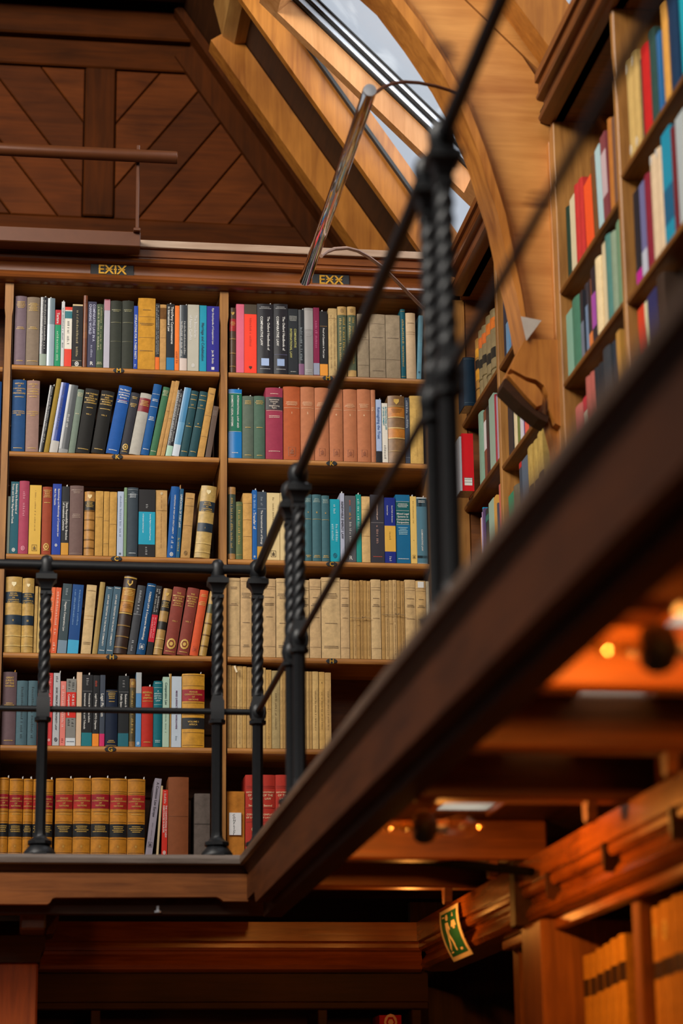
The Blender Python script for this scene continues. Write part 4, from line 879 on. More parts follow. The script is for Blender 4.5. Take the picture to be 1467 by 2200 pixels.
shelf_back(SHZ[1], SP, (460, 800), S, [
 (88, 174, 108, '#1d76ba', 'j', 'blue book with green title panel', [('B', .39, .94, '#1f6c52'), ('R', .39, WHT), ('R', .94, WHT), ('T', ['INTERNATIONAL LAW AND', 'DOMESTIC LEGAL SYSTEMS'], .44, .91, WHT), ('G', .07, 1, WHT), ('s', .3)]),
 (177, 247, 152, '#5d695c', 'c', 'grey green cloth book', [('G', .88, 3, G_), ('G', .48, 1, G_), ('G', .04, 1, G_), ('s', .3)]),
 (249, 320, 152, '#4d6656', 'c', 'green cloth book', [('G', .88, 3, G_), ('G', .48, 1, G_), ('G', .04, 1, G_)]),
 (324, 433, 100, '#97364c', 'c', 'crimson book with charcoal label', [('G', .9, 1, '#e0c0b0'), ('B', .69, .87, '#3a3638'), ('H', ['International', 'Copyright', 'and', 'Neighbouring', 'Rights'], .78, '#d9c8b8', .0058), ('R', .68, '#e0c0b0'), ('H', ['**'], .63, '#e0c0b0'), ('G', .58, 2, '#e0c0b0'), ('G', .1, 1, '#e0c0b0'), ('s', .3)]),
 (436, 543, 93, '#ae5730', 'c', 'rust coloured first volume', rs('1')),
 (546, 633, 95, RUST, 'c', 'terracotta volume numbered two', rs('2'), None, 'terracotta set'),
 (635, 725, 100, RUST, 'c', 'terracotta volume numbered three', rs('3'), None, 'terracotta set'),
 (728, 813, 108, RUST, 'c', 'terracotta volume numbered four', rs('4'), None, 'terracotta set'),
 (816, 902, 110, RUST, 'c', 'terracotta volume numbered five', rs('5'), None, 'terracotta set'),
 (905, 989, 110, RUST, 'c', 'terracotta volume numbered six', rs('6'), None, 'terracotta set'),
 (991, 1021, 112, '#b07250', 'c', 'slim terracotta index volume', [('G', .72, 3, '#e0b489')]),
 (1023, 1058, 172, '#a6b7d6', 'p', 'pale lavender blue book with black foot', [('B', 0, .19, '#26272c'), ('T', ['Reimagining the Trust'], .28, .88, '#4a6aa0'), ('s', .2)]),
 (1061, 1097, 195, '#ddd7c9', 'p', 'white book with teal lettering', [('T', ['INTERNATIONAL LAW', 'OF DEVELOPMENT'], .55, .94, '#2c8c9c'), ('V', .08, .3, '#777777'), ('B', 0, .02, '#c0392e')]),
 (1099, 1205, 152, '#7e5d3b', 'l', 'broad brown leather book with orange panels', [('B', .37, .51, '#b8742c', 'l'), ('B', .69, .83, '#b8742c', 'l'), ('D', .18, '#9a7a48'), ('D', .37, '#c9a868'), ('D', .52, '#c9a868'), ('D', .68, '#c9a868'), ('D', .84, '#9a7a48'), ('G', .76, 3, '#7a4a18'), ('E', .91, G_, .16, 'shield'), ('s', .4)]),
 (1207, 1237, 160, '#3d4553', 'p', 'slim slate book', [('V', .55, .95, '#c0c8d0'), ('R', .1, '#a0a8b0')]),
 (1239, 1322, 150, '#cda75f', 'a', 'bulging straw coloured book', [('V', .1, .8, '#a5803c', 1, .08)]),
], 'second shelf under EXX', .7125)
shelf_back(SHZ[2], SP, (0, 1000), S, [
 (38, 56, 195, '#8f9a8c', 'p', 'thin pale sage book against the upright', []),
 (57, 110, 103, '#125463', 'p', 'dark teal book on trust boundaries', [('T', ['Extending the Boundaries of', 'Trusts and Similar Ring-Fenced Funds'], .42, .97, WHT), ('E', .06, WHT, .2)]),
 (111, 174, 100, '#a4455b', 'c', 'creased rose pink book', [('V', .5, .85, '#d88a9a'), ('E', .08, '#d88a9a', .2)]),
 (177, 252, 125, '#d4aa46', 'p', 'mustard yellow book with framed emblem', [('V', .35, .92, '#8a6a20', 1, .12), ('E', .1, '#6a5018', .22, 'frame')]),
 (258, 319, 137, '#97452e', 'c', 'brick red book with gilt crest', [('G', .88, 5, G_, .006), ('G', .75, 1, G_), ('E', .12, G_, .3), ('G', .05, 1, G_)]),
 (323, 379, 117, '#1d3c98', 'p', 'royal blue book on methodology', [('T', ['Epistemology and Methodology of Comparative Law', 'Mark Van Hoecke'], .26, .93, WHT), ('E', .14, WHT, .14)]),
 (382, 429, 133, '#1f2023', 'p', 'black book with ochre foot', [('B', 0, .18, '#c98f30'), ('R', .77, '#a8a8a0'), ('T', ['State Responsibility for Breaches', 'of Investment Contracts'], .22, .76, WHT), ('s', .2)]),
 (432, 519, 130, '#6e5853', 'c', 'thick mauve brown book', [('G', .9, 3, '#a89080'), ('G', .55, 3, '#a89080'), ('R', .03, '#a89080')]),
 (526, 591, 168, '#b07e3d', 'l', 'mottled tan leather book with dark label', [('B', .71, .85, '#2c2a26'), ('G', .78, 4, G_), ('E', .92, '#e0c890', .2, 'shield'), ('D', .12, '#7a5420'), ('D', .25, '#7a5420'), ('D', .4, '#7a5420'), ('D', .56, '#7a5420'), ('D', .70, '#7a5420')]),
 (595, 645, 163, '#c0944f', 'a', 'kraft pamphlet beside tan leather book', [('R', .6, '#8a6a34')]),
 (648, 683, 165, '#c0944f', 'a', 'narrow middle kraft pamphlet of three', [('R', .55, '#8a6a34'), ('R', .2, '#8a6a34')]),
 (685, 731, 168, '#c0944f', 'a', 'kraft pamphlet beside pale lavender book', [('R', .5, '#8a6a34')]),
 (735, 775, 165, '#abb8cc', 'p', 'pale lavender book', [('V', .3, .93, '#6a7a94', 1, .3), ('E', .05, '#4a5a6a', .15, 'box')]),
 (777, 795, 140, '#78946f', 'p', 'thin sage green book', [('G', .8, 3, '#a8b898')]),
 (797, 866, 142, '#3b454d', 'c', 'slate grey book', [('H', ['XXXX'], .93, '#9aa4aa', .003), ('R', .97, '#9aa4aa'), ('R', .9, '#9aa4aa'), ('G', .87, 4, '#c0c8cc', .004), ('G', .04, 1, '#c0c8cc')]),
 (870, 975, 153, '#1f1e20', 'p', 'thick black book with cyan block', [('B', .19, .67, '#1897b4'), ('V', .72, .8, '#a8a8a8'), ('T', ['Security Rights in Intellectual Property', 'in European Insolvency Law'], .25, .64, '#cfe8ee', .3), ('V', .05, .15, '#a8a8a8')]),
 (977, 1050, 158, '#bd955e', 'a', 'stained kraft book', [('V', .15, .9, '#8a6030', 1, .1), ('R', .7, '#8a6a34'), ('E', .95, '#d8c8a0', .1)]),
 (1050, 1106, 133, '#1e5596', 'c', 'blue leaning book on tort law', [('T', ['UNIFICATION OF TORT LAW: STRICT LIABILITY'], .33, .88, WHT, .6), ('V', .14, .30, WHT), ('E', .05, WHT, .2)], 1080),
 (1107, 1131, 147, '#1e5578', 'p', 'slim blue leaning book on tort law', [('T', ['UNIFICATION OF TORT LAW'], .34, .92, WHT, .6), ('V', .08, .3, '#c8b060'), ('s', -.2, '#b98a50', .02)], 1135),
 (1136, 1196, 172, '#b78f58', 'a', 'kraft leaning book with flower mark', [('G', .9, 1, '#7a5a2c'), ('R', .8, '#8a683a'), ('R', .5, '#8a683a'), ('E', .08, '#7a5a2c', .2)], 1170),
 (1222, 1320, 127, '#b99a58', 'l', 'thick tan leather leaning book with navy labels', [('B', .64, .78, '#1c2c3a'), ('B', .36, .48, '#1c2c3a'), ('H', ['RECUEIL', "D'ETUDES", 'EN', "L'HONNEUR", "D'E. LAMBERT"], .71, G_, .0054), ('H', ['I'], .42, G_, .007), ('E', .91, '#e0d0a0', .14, 'shield'), ('D', .20, '#cdb06c'), ('D', .08, '#cdb06c')], 1270),
], 'third shelf under EXIX', -.0615, .679)
TS = '#41666e'
def tsl(m): return [('G', .9, 4, '#9ab0a8', .004), ('E', .73, G_, .08), ('R', .63, G_), ('G', .06, 2, G_)]
shelf_back(SHZ[2], SP, (460, 1020), S, [
 (85, 134, 80, '#3e4b41', 'l', 'speckled green book with tan ends', [('B', .90, 1, '#ac7f49', 'l'), ('B', 0, .08, '#ac7f49', 'l'), ('V', .15, .85, G_, 1, .4)]),
 (137, 178, 172, '#616d47', 'c', 'olive cloth book', [('V', .25, .85, G_), ('R', .08, G_), ('R', .94, G_)]),
 (180, 238, 118, '#cb9d5b', 'a', 'kraft book with faint ribs', [('R', .85, '#9a7440'), ('R', .6, '#9a7440'), ('R', .35, '#9a7440')]),
 (240, 270, 97, '#1c5ea6', 'p', 'slim bright blue book', [('T', ['Transfer of'], .38, .68, WHT), ('V', .7, .93, '#a8c8e8'), ('E', .05, WHT, .2), ('s', .3)]),
 (271, 330, 108, '#3a4552', 'p', 'slate book with ochre foot', [('B', 0, .20, '#c9963c'), ('R', .75, '#a0a8b0'), ('V', .8, .92, '#a0a8b0'), ('T', ['The International Law of Energy'], .23, .73, WHT), ('s', .3)]),
 (332, 414, 115, '#dcc48f', 'p', 'cream book with framed emblem at foot', [('V', .4, .93, '#8a7448', 1, .15), ('E', .1, '#4a3a20', .2, 'frame')]),
 (416, 490, 115, '#dcc48f', 'p', 'cream book half hidden by a baluster', [('V', .4, .93, '#8a7448', 1, .15)]),
 (492, 540, 120, TS, 'c', 'teal slate volume half hidden by a baluster', tsl(1)),
 (542, 570, 122, TS, 'c', 'narrow teal slate volume behind a baluster', tsl(1)),
 (572, 616, 125, TS, 'c', 'teal slate volume nearest the balusters', tsl(1)),
 (619, 677, 127, TS, 'c', 'widest teal slate volume', tsl(2)),
 (679, 728, 133, TS, 'c', 'teal slate volume beside turquoise book', tsl(3)),
 (730, 794, 155, '#179aae', 'p', 'turquoise book', [('V', .78, .93, '#cfeaf0'), ('V', .34, .6, '#cfeaf0', 2), ('E', .11, '#0f5a70', .2)]),
 (797, 824, 117, '#adb2c6', 'p', 'pale lilac book on energy law', [('T', ['RENEWABLE ENERGY LAW'], .34, .88, '#3a3a4a'), ('s', .3)]),
 (827, 896, 133, '#55565b', 'p', 'grey book with coloured lettering', [('V', .84, .93, '#d8603a'), ('V', .76, .83, '#3a86b0'), ('V', .64, .74, '#e0a030'), ('V', .3, .6, WHT), ('H', ['R'], .09, WHT, .017)]),
 (898, 930, 125, '#1f8d83', 'p', 'slim sea green book', [('V', .5, .93, '#cfeae4'), ('s', .2)]),
 (932, 986, 138, '#cfab74', 'a', 'kraft book beside charcoal book', [('R', .8, '#9a7440'), ('R', .62, '#9a7440'), ('R', .4, '#9a7440')]),
 (988, 1075, 127, '#36343b', 'p', 'charcoal book with red imprint', [('R', .59, '#a8a0a0'), ('T', ['COMPARATIVE LAW'], .63, .88, '#d8b8a8', .3), ('V', .28, .55, '#c89a8a'), ('G', .08, 1, '#c0503a')]),
 (1077, 1147, 145, '#1c2b80', 'p', 'navy book with yellow block', [('B', .18, .57, '#dcac4a'), ('T', ['Good Faith in European', 'Contract Law'], .62, .88, WHT, .4), ('V', .35, .5, '#9a7a2c'), ('V', .04, .13, WHT)]),
 (1149, 1239, 127, '#14648f', 'p', 'broad teal blue book with green panel', [('B', .57, .90, '#12595d'), ('R', .57, WHT), ('R', .77, WHT), ('R', .90, WHT), ('G', .83, 3, WHT), ('H', ['Mixed Legal', 'Systems in', 'Comparative', 'Perspective'], .67, WHT, .0078), ('G', .46, 5, '#a8d0d8', .006), ('G', .06, 1, WHT)]),
 (1241, 1280, 137, '#dfbb69', 'p', 'pale yellow book with framed emblem', [('V', .6, .93, '#8a7030', 1, .2), ('E', .35, '#5a4820', .06), ('E', .11, '#5a4820', .25, 'frame'), ('s', .1)]),
 (1282, 1347, 143, '#b8c0c2', 'p', 'blue grey book with black top and white frame', [('B', .02, .98, '#4f798b'), ('B', .86, .98, '#1e2022'), ('B', .09, .13, '#1e2022'), ('G', .92, 2, WHT), ('T', ['COMPARATIVE LAW'], .2, .52, WHT, .3), ('s', .2)]),
], 'third shelf under EXX', .7125)
def rec(n): return [('B', .655, .80, '#1c2c3a'), ('B', .365, .495, '#1c2c3a'), ('H', ['RECUEIL', "D'ETUDES", 'EN', "L'HONNEUR", "D'E. LAMBERT"], .727, G_, .0056), ('H', [n], .43, G_, .008), ('E', .9, '#e6d6a8', .14, 'shield'), ('D', .22, '#cdb06c'), ('D', .09, '#cdb06c')]
shelf_back(SHZ[3], SP, (0, 1200), S, [
 (24, 128, 118, '#b8944f', 'l', 'thick tan leather book numbered two', rec('II')),
 (131, 205, 127, '#b8944f', 'l', 'tan leather book numbered three', rec('III')),
 (207, 228, 175, '#b9975c', 'a', 'thin kraft book beside tan leather', [], 222),
 (230, 252, 178, '#c2a468', 'a', 'thin straw book behind a baluster', [], 247),
 (254, 284, 178, '#a05030', 'p', 'russet book hidden by a baluster', [], 284),
 (286, 317, 180, '#df6c3c', 'p', 'orange leaning book by the baluster', [('V', .2, .9, '#f0c0a0')], 322),
 (319, 354, 182, '#d75e36', 'p', 'orange red leaning book', [('V', .28, .93, '#f5d0b8'), ('V', .05, .16, '#f5d0b8')], 354),
 (358, 416, 157, '#37474d', 'p', 'dark slate leaning book with light foot', [('B', 0, .19, '#728899'), ('R', .76, '#a0acb0'), ('V', .82, .93, '#a0acb0'), ('T', ['Negative Comparative Law'], .32, .74, WHT)], 398),
 (421, 491, 162, '#124480', 'p', 'deep blue leaning book with cyan foot', [('B', 0, .20, '#3fa0c8'), ('V', .42, .92, '#8ab4dc', 2, .3)], 460),
 (507, 571, 165, '#c8ac7e', 'a', 'cream paper leaning book', [('G', .9, 1, '#8a7048'), ('R', .55, '#c8964a'), ('R', .5, '#c8964a'), ('G', .14, 2, '#8a7048')], 548),
 (579, 612, 148, '#a48a53', 'c', 'slim tan olive leaning book', [('V', .3, .7, '#7a6434', 1, .15)], 632),
 (614, 660, 175, '#405d6e', 'p', 'slate blue leaning book beside tan olive book', [('T', ['LAW AND TERRITORY IN THE PACIFIC COMMUNITY'], .12, .88, WHT), ('G', .04, 1, WHT), ('G', .96, 1, WHT)], 670, 'twin slate blue books'),
 (663, 711, 175, '#405d6e', 'p', 'slate blue leaning book beside dark brown leather', [('T', ['LAW AND TERRITORY IN THE PACIFIC COMMUNITY'], .12, .88, WHT), ('G', .04, 1, WHT), ('G', .96, 1, WHT)], 718, 'twin slate blue books'),
 (713, 795, 110, '#36261f', 'l', 'tall dark brown leather leaning book with gold crest', [('B', .535, .675, '#ac752e', 'l'), ('B', .69, .835, '#ac752e', 'l'), ('E', .91, G_, .22, 'shield'), ('G', .77, 4, '#e0b860'), ('G', .6, 3, '#7a4a18'), ('D', .36, '#8a6a36'), ('D', .52, '#c9a24a'), ('D', .68, '#c9a24a'), ('D', .84, '#c9a24a'), ('D', .22, '#8a6a36'), ('D', .08, '#8a6a36'), ('D', .98, '#c9a24a')], 785),
 (798, 851, 168, '#424448', 'c', 'dark grey leaning book', [('V', .6, .92, '#b8bcc0', 1, .3), ('R', .58, '#b8bcc0'), ('V', .05, .2, '#b8bcc0', 1, .3)], 868),
 (856, 913, 155, '#174975', 'c', 'blue leaning book on foreign law', [('T', ['FOREIGN LAW & Comparative Methodology'], .2, .88, WHT), ('E', .11, WHT, .26, 'frame'), ('G', .95, 1, WHT)], 930),
 (919, 958, 170, '#1f1e20', 'p', 'black leaning book with red block', [('B', .19, .58, '#be1c2f'), ('V', .62, .95, WHT, 2), ('V', .24, .54, '#f0b0b0', 2)], 985),
 (963, 1019, 188, '#a9844a', 'l', 'tan leather leaning book with dark labels', [('B', .66, .82, '#26231f'), ('B', .38, .5, '#26231f'), ('G', .74, 4, G_), ('E', .91, G_, .2, 'shield'), ('D', .24, '#cdb06c'), ('D', .1, '#cdb06c')], 1032),
 (1026, 1107, 177, '#813c32', 'c', 'oxblood leaning book, first volume', [('H', ['THE', 'MECHANISM', 'OF THE', 'MODERN', 'STATE'], .84, G_, .0068), ('G', .71, 1, G_), ('H', ['VOL. I'], .5, G_, .0055), ('E', .16, G_, .36), ('G', .03, 1, G_)], 1095),
 (1111, 1187, 182, '#813c32', 'c', 'oxblood leaning book, second volume', [('H', ['THE', 'MECHANISM', 'OF THE', 'MODERN', 'STATE'], .84, G_, .0064), ('G', .71, 1, G_), ('H', ['VOL. II'], .5, G_, .0055), ('E', .16, G_, .36), ('G', .03, 1, G_)], 1185),
 (1191, 1246, 197, '#ca542f', 'c', 'vermilion leaning book', [('G', .9, 2, G_), ('G', .78, 3, G_), ('E', .1, '#a8401f', .25, 'frame')], 1262),
 (1251, 1299, 205, '#aa8743', 'l', 'mottled gold leather leaning book', [('D', .15, '#6a4a1c'), ('D', .32, '#6a4a1c'), ('D', .5, '#6a4a1c'), ('B', .66, .8, '#50523c', 'l')], 1325),
], 'fourth shelf under EXIX', -.0615, .679)
def old(k=0): return [[('G', .86, 2, '#8a7050'), ('R', .96, '#8a7050'), ('G', .65, 2, '#8a7050'), ('R', .15, '#8a7050')], [('G', .76, 4, '#7a6448'), ('R', .95, '#8a7050'), ('G', .42, 1, '#7a6448'), ('G', .13, 2, '#7a6448')], [('R', .9, '#8a7050'), ('R', .87, '#8a7050'), ('G', .75, 1, '#6a543a'), ('G', .66, 2, '#6a543a'), ('R', .14, '#8a7050'), ('G', .5, 1, '#8a7050')]][k % 3]
e4 = [(78, 162, 65, 'aged paper volume against the left upright', 0), (165, 236, 62, 'aged paper volume with ink blot', 1), (238, 304, 66, 'aged paper volume behind the round baluster', 2), (306, 388, 70, 'aged paper volume between two balusters', 2), (391, 468, 68, 'aged paper volume left of the double baluster', 1), (470, 538, 72, 'aged paper volume behind the double baluster', 0), (540, 600, 78, 'aged paper volume right of the double baluster', 2), (603, 675, 72, 'aged paper volume left of the broad one', 2), (678, 797, 62, 'broadest aged paper volume', 1), (799, 855, 75, 'narrow aged paper volume left of the first tied bundle', 2)]
e4 = [(a, b, c, KR if i % 2 else '#c8aa7c', 'a', d, old(k)) for i, (a, b, c, d, k) in enumerate(e4)]
rb = random.Random(3)
def bundle(x0, x1, n, top, desc, grp):
    xs = np.linspace(x0, x1, n+1); return [(xs[i], xs[i+1]-.6, top+rb.uniform(-3, 5), rb.choice(['#bd9a66', '#b8935c', '#c4a270', '#b08a54']), 'a', desc, [('V', .05, .95, '#8a683c', 1, .35)] if i % 2 else [('R', rb.uniform(.3, .8), '#8a683c')], None, grp) for i in range(n)]
e4 += bundle(857, 990, 6, 80, 'crumbling thin book in the first string tied bundle', 'first tied bundle')
e4 += [(993, 1055, 75, '#c8aa7c', 'a', 'aged paper volume between the tied bundles', old(2))]
e4 += bundle(1058, 1206, 6, 80, 'crumbling thin book in the second string tied bundle', 'second tied bundle')
e4 += [(1208, 1276, 77, '#c6a676', 'a', 'aged paper volume right of the second bundle', old(2)), (1278, 1343, 83, '#c2a06c', 'a', 'aged paper volume with white sticker', old(2)+[('E', .95, WHT, .3, 'box')]), (1345, 1366, 86, '#d2c4a4', 'a', 'thin pale volume at the right end', [])]
shelf_back(SHZ[3], SP, (460, 1220), S, e4, 'fourth EXX shelf', .7125)
shelf_back(SHZ[4], SP, (0, 1400), S, [
 (6, 95, 130, '#635054', 'c', 'mauve brown book on jurists', [('H', ['GREAT', 'JURISTS', 'OF THE', 'WORLD'], .87, G_, .0072), ('G', .53, 3, G_, .006), ('G', .05, 1, G_), ('s', .3, '#c08a2a')]),
 (97, 166, 185, '#4c666f', 'c', 'grey teal book with dark lettering', [('V', .12, .9, '#22343a', 1, .28)]),
 (168, 228, 185, '#4c666f', 'c', 'grey teal book cut by the baluster', [('V', .12, .9, '#22343a', 1, .28)]),
 (230, 286, 160, '#7a4038', 'c', 'dull red book hidden by the baluster', []),
 (289, 325, 135, '#ca3c3d', 'p', 'coral red book', [('V', .5, .95, '#f0a8a0', 1, .4), ('E', .08, '#f0c8c0', .2)]),
 (328, 371, 135, '#b1b4b7', 'p', 'pale grey book on property law', [('T', ['BASIC PRINCIPLES OF PROPERTY LAW'], .22, .80, '#3a3a40'), ('V', .88, .95, '#3a3a40'), ('E', .09, '#3a3a40', .25), ('s', .3)]),
 (374, 409, 187, '#da7b70', 'p', 'salmon pink book', [('V', .3, .93, '#f5d0c8', 1, .4), ('V', .06, .14, '#a03a34')]),
 (411, 473, 172, '#7f7f7a', 'p', 'grey book with red block', [('B', 0, .12, '#c9d0d4'), ('B', .42, .80, '#cd2a1f'), ('T', ['UK & EC', 'Competition Law'], .45, .77, WHT), ('V', .84, .97, '#2a2a2a', 2), ('V', .3, .4, '#2a2a2a', 2), ('G', .05, 1, '#3a4a5a'), ('s', .2)]),
 (475, 509, 130, '#d3b494', 'p', 'plain beige book', []),
 (511, 577, 147, '#1e1f22', 'p', 'black book with teal foot', [('B', 0, .19, '#1d727c'), ('R', .77, '#8a8a8a'), ('T', ['Provisional Measures before', 'International Courts and Tribunals'], .24, .74, WHT), ('V', .82, .95, '#a0a0a0'), ('s', .2)]),
 (579, 621, 150, '#1e1f22', 'p', 'black book with orange foot', [('B', 0, .18, '#e58a2c'), ('V', .84, .92, '#d84a2a'), ('T', ['Legal Principles in WTO Disputes'], .24, .74, WHT)]),
 (624, 657, 148, '#3d4552', 'p', 'slate book with magenta foot', [('B', 0, .18, '#c82d66'), ('T', ['Legal Pluralism'], .4, .74, WHT)]),
 (661, 737, 242, '#1b2538', 'c', 'short navy book with gilt title', [('R', .97, G_), ('G', .87, 4, G_, .006), ('G', .77, 1, G_), ('G', .07, 2, G_), ('R', .02, G_)]),
 (741, 808, 153, '#1d2023', 'p', 'black book with deep teal foot', [('B', 0, .19, '#226371'), ('R', .77, '#8a8a8a'), ('T', ['Exclusion from', 'Public Space'], .34, .74, WHT, .42), ('V', .82, .93, '#a0a0a0'), ('s', .2)]),
 (811, 850, 173, '#4d442a', 'l', 'dark green and brown leather book', [('B', .87, 1, '#8a6434', 'l'), ('B', 0, .08, '#8a6434', 'l'), ('V', .15, .82, G_, 1, .4), ('E', .93, G_, .25)]),
 (852, 887, 132, '#5189ba', 'p', 'blue book with grey top', [('B', .72, 1, '#a6acae'), ('E', .05, '#c8dcec', .25)]),
 (889, 962, 222, '#ae2c22', 'c', 'short red book on federal constitutions', [('H', ['FEDERAL', 'AND', 'UNIFIED', 'CONSTITUTIONS'], .84, G_, .0072), ('G', .06, 1, G_), ('s', .3)]),
 (964, 1020, 187, '#15646f', 'c', 'teal book with lettered panel', [('G', .95, 1, '#b8d4d0'), ('R', .9, '#b8d4d0'), ('H', ['A', 'GENERAL', 'HISTORY', 'OF THE', 'LAW'], .78, '#b8d4d0', .0062), ('R', .64, '#b8d4d0'), ('G', .07, 2, '#b8d4d0')]),
 (1022, 1064, 160, '#a3bdaa', 'p', 'pale mint book', [('T', ['Comparative Law'], .6, .92, '#3a5a54'), ('V', .2, .5, '#6a8a7a', 1, .25)]),
 (1066, 1076, 140, '#b08a4a', 'p', 'very thin ochre book', [('s', 0, '#e0dcc8', .004)]),
 (1078, 1141, 157, '#b4c2cf', 'p', 'pale blue book with purple lettering', [('T', ['MIXED JURISDICTIONS WORLDWIDE'], .26, .8, '#5a2a5a', .4), ('V', .1, .16, '#6a7a8a', 1, .2)]),
 (1144, 1287, 142, '#bf8a2a', 'l', 'very thick yellow volume lettered Africa', [('B', .625, .785, '#8e1522'), ('B', .25, .40, '#1d1e20'), ('H', ['PEASLEE', 'CONSTITUTIONS', 'OF', 'NATIONS'], .705, G_, .0066), ('H', ['VOLUME I', 'AFRICA'], .335, G_, .0072), ('R', .975, '#4a3010'), ('R', .835, '#4a3010'), ('R', .60, '#4a3010'), ('R', .44, '#4a3010'), ('R', .2, '#4a3010'), ('R', .03, '#4a3010'), ('s', .3)]),
], 'fifth shelf under EXIX', -.0615, .679)
S5 = 340/1467
e5 = [(105, 158, 125, 'thin frayed paper book next to the centre upright'), (160, 208, 130, 'frayed paper book with torn flap'), (210, 262, 135, 'frayed paper book left of the round baluster'), (264, 300, 138, 'narrow frayed paper book near the round baluster'), (302, 345, 145, 'frayed paper book cut by the round baluster'), (347, 395, 145, 'frayed paper book behind the round baluster'), (397, 448, 150, 'second frayed paper book behind the round baluster'), (450, 478, 150, 'narrow paper book right of the round baluster'), (480, 532, 170, 'paper book with torn ribs'), (535, 610, 178, 'drab grey lettered paper book'), (612, 640, 178, 'narrow paper book left of the dark post'), (642, 670, 180, 'narrow paper book touching the dark post'), (672, 730, 180, 'paper book behind the dark post'), (732, 795, 182, 'second paper book behind the dark post'), (797, 856, 184, 'third paper book behind the dark post'), (858, 884, 185, 'thin lettered pamphlet right of the dark post'), (886, 911, 186, 'second thin lettered pamphlet'), (913, 970, 186, 'kraft lettered pamphlet'), (975, 1028, 190, 'kraft lettered pamphlet with two dots'), (1031, 1088, 196, 'kraft lettered pamphlet at the open end')]
cc = ['#bf9c64', '#b08c56', '#c6a56c', '#c09a5c', '#b89560']
shelf_back(SHZ[4], SP, (460, 1400), S5, [(a, b, c, '#a89468' if 'grey' in d else cc[i % 5], 'a', d, [('V', .25, .75, '#6a5434', 1, .22)]+([('E', .86, '#6a5434', .1)] if 'dots' in d else []) if i > 8 else [('V', .05, .95, '#8a683c', 1, .2), ('R', .5, '#94703f')]) for i, (a, b, c, d) in enumerate(e5)], 'fifth EXX shelf', .7125)
def con(t): return [('B', .60, .785, '#a02420' if t else '#8e1522'), ('B', .235, .405, '#1d1e20'), ('H', ['PEASLEE', 'CONSTITUTIONS', 'OF', 'NATIONS'], .693, G_, .0062), ('G', .515, 1, G_), ('G', .32, 4, G_, .006), ('R', .975, '#4a3010'), ('R', .825, '#4a3010'), ('R', .80, '#4a3010'), ('R', .56, '#4a3010'), ('R', .43, '#4a3010'), ('R', .21, '#4a3010'), ('R', .03, '#4a3010'), ('E', .11, G_, .05), ('s', .4)]
YV = [(-45, 45, 150, 0), (48, 135, 157, 0), (138, 196, 158, 1), (199, 255, 160, 1), (258, 326, 162, 0), (341, 452, 155, 1), (455, 566, 153, 1), (569, 683, 152, 0), (686, 796, 157, 1), (799, 910, 160, 1)]
YD = ['against the left upright', 'just left of the baluster', 'cut by the baluster', 'hidden by the baluster', 'right of the baluster before the gap', 'right after the dark gap', 'second after the dark gap', 'with deep red label after the gap', 'second from the lilac leaning book', 'touching the lilac leaning book']
shelf_back(SHZ[5], SP, (0, 1620), S, [(a, b, c, '#b87a22', 'l', 'yellow red labelled volume '+d, con(t), None, 'yellow constitution set') for (a, b, c, t), d in zip(YV, YD)]+[
 (914, 958, 153, '#938d99', 'p', 'grey lilac leaning book', [('T', ['A Common Law Europe'], .45, .95, '#4a4450', .4), ('V', .2, .42, '#6a6470', 1, .2), ('E', .14, '#3a3440', .3, 'frame')], 995),
 (984, 998, 200, '#c4b088', 'p', 'thin cream pamphlet behind red book', [], 1015),
 (1017, 1052, 225, '#c82f21', 'p', 'slim bright red book on new democracies', [('T', ['THE CONSTITUTIONS OF NEW', 'DEMOCRACIES IN EUROPE'], .14, .76, WHT), ('V', .78, .97, WHT), ('E', .05, WHT, .28)], 1034),
 (1056, 1186, 147, '#80492a', 'c', 'broad rounded brown book', [('R', .5, '#6a3a20')]),
 (1223, 1322, 250, '#615852', 'a', 'worn grey brown book by the baluster', [('B', .5, .52, '#4a433e', 'a')]),
], 'bottom shelf under EXIX', -.0615, .679)
S6 = 300/1467
def rst(): return [('H', ['RESTATEMENT', 'OF THE', 'LAW'], .755, '#e0c49a', .0085), ('H', ['Second'], .63, '#e0c49a', .0085), ('R', .86, '#6a1a14'), ('R', .84, '#6a1a14'), ('R', .59, '#6a1a14'), ('H', ['CONFLICT', 'OF LAWS 2d'], .5, '#e0c49a', .0075), ('R', .42, '#6a1a14'), ('E', .33, '#e0c49a', .1)]
shelf_back(SHZ[5], SP, (400, 1620), S6, [
 (402, 612, 395, '#b8772f', 'a', 'broad tan book with white CONFLICT sticker', [('V', .03, .97, '#9a6224', 3, .06)]),
 (620, 776, 222, '#ae3428', 'c', 'red gilt law volume beside the CONFLICT book', rst(), None, 'red restatement volumes'),
 (779, 935, 222, '#ae3428', 'c', 'red gilt law volume second from the CONFLICT book', rst(), None, 'red restatement volumes'),
 (938, 1092, 222, '#ae3428', 'c', 'red gilt law volume third from the CONFLICT book', rst(), None, 'red restatement volumes'),
 (1095, 1250, 222, '#ae3428', 'c', 'red gilt law volume farthest from the CONFLICT book', rst(), None, 'red restatement volumes')], 'bottom shelf under EXX', .7125)
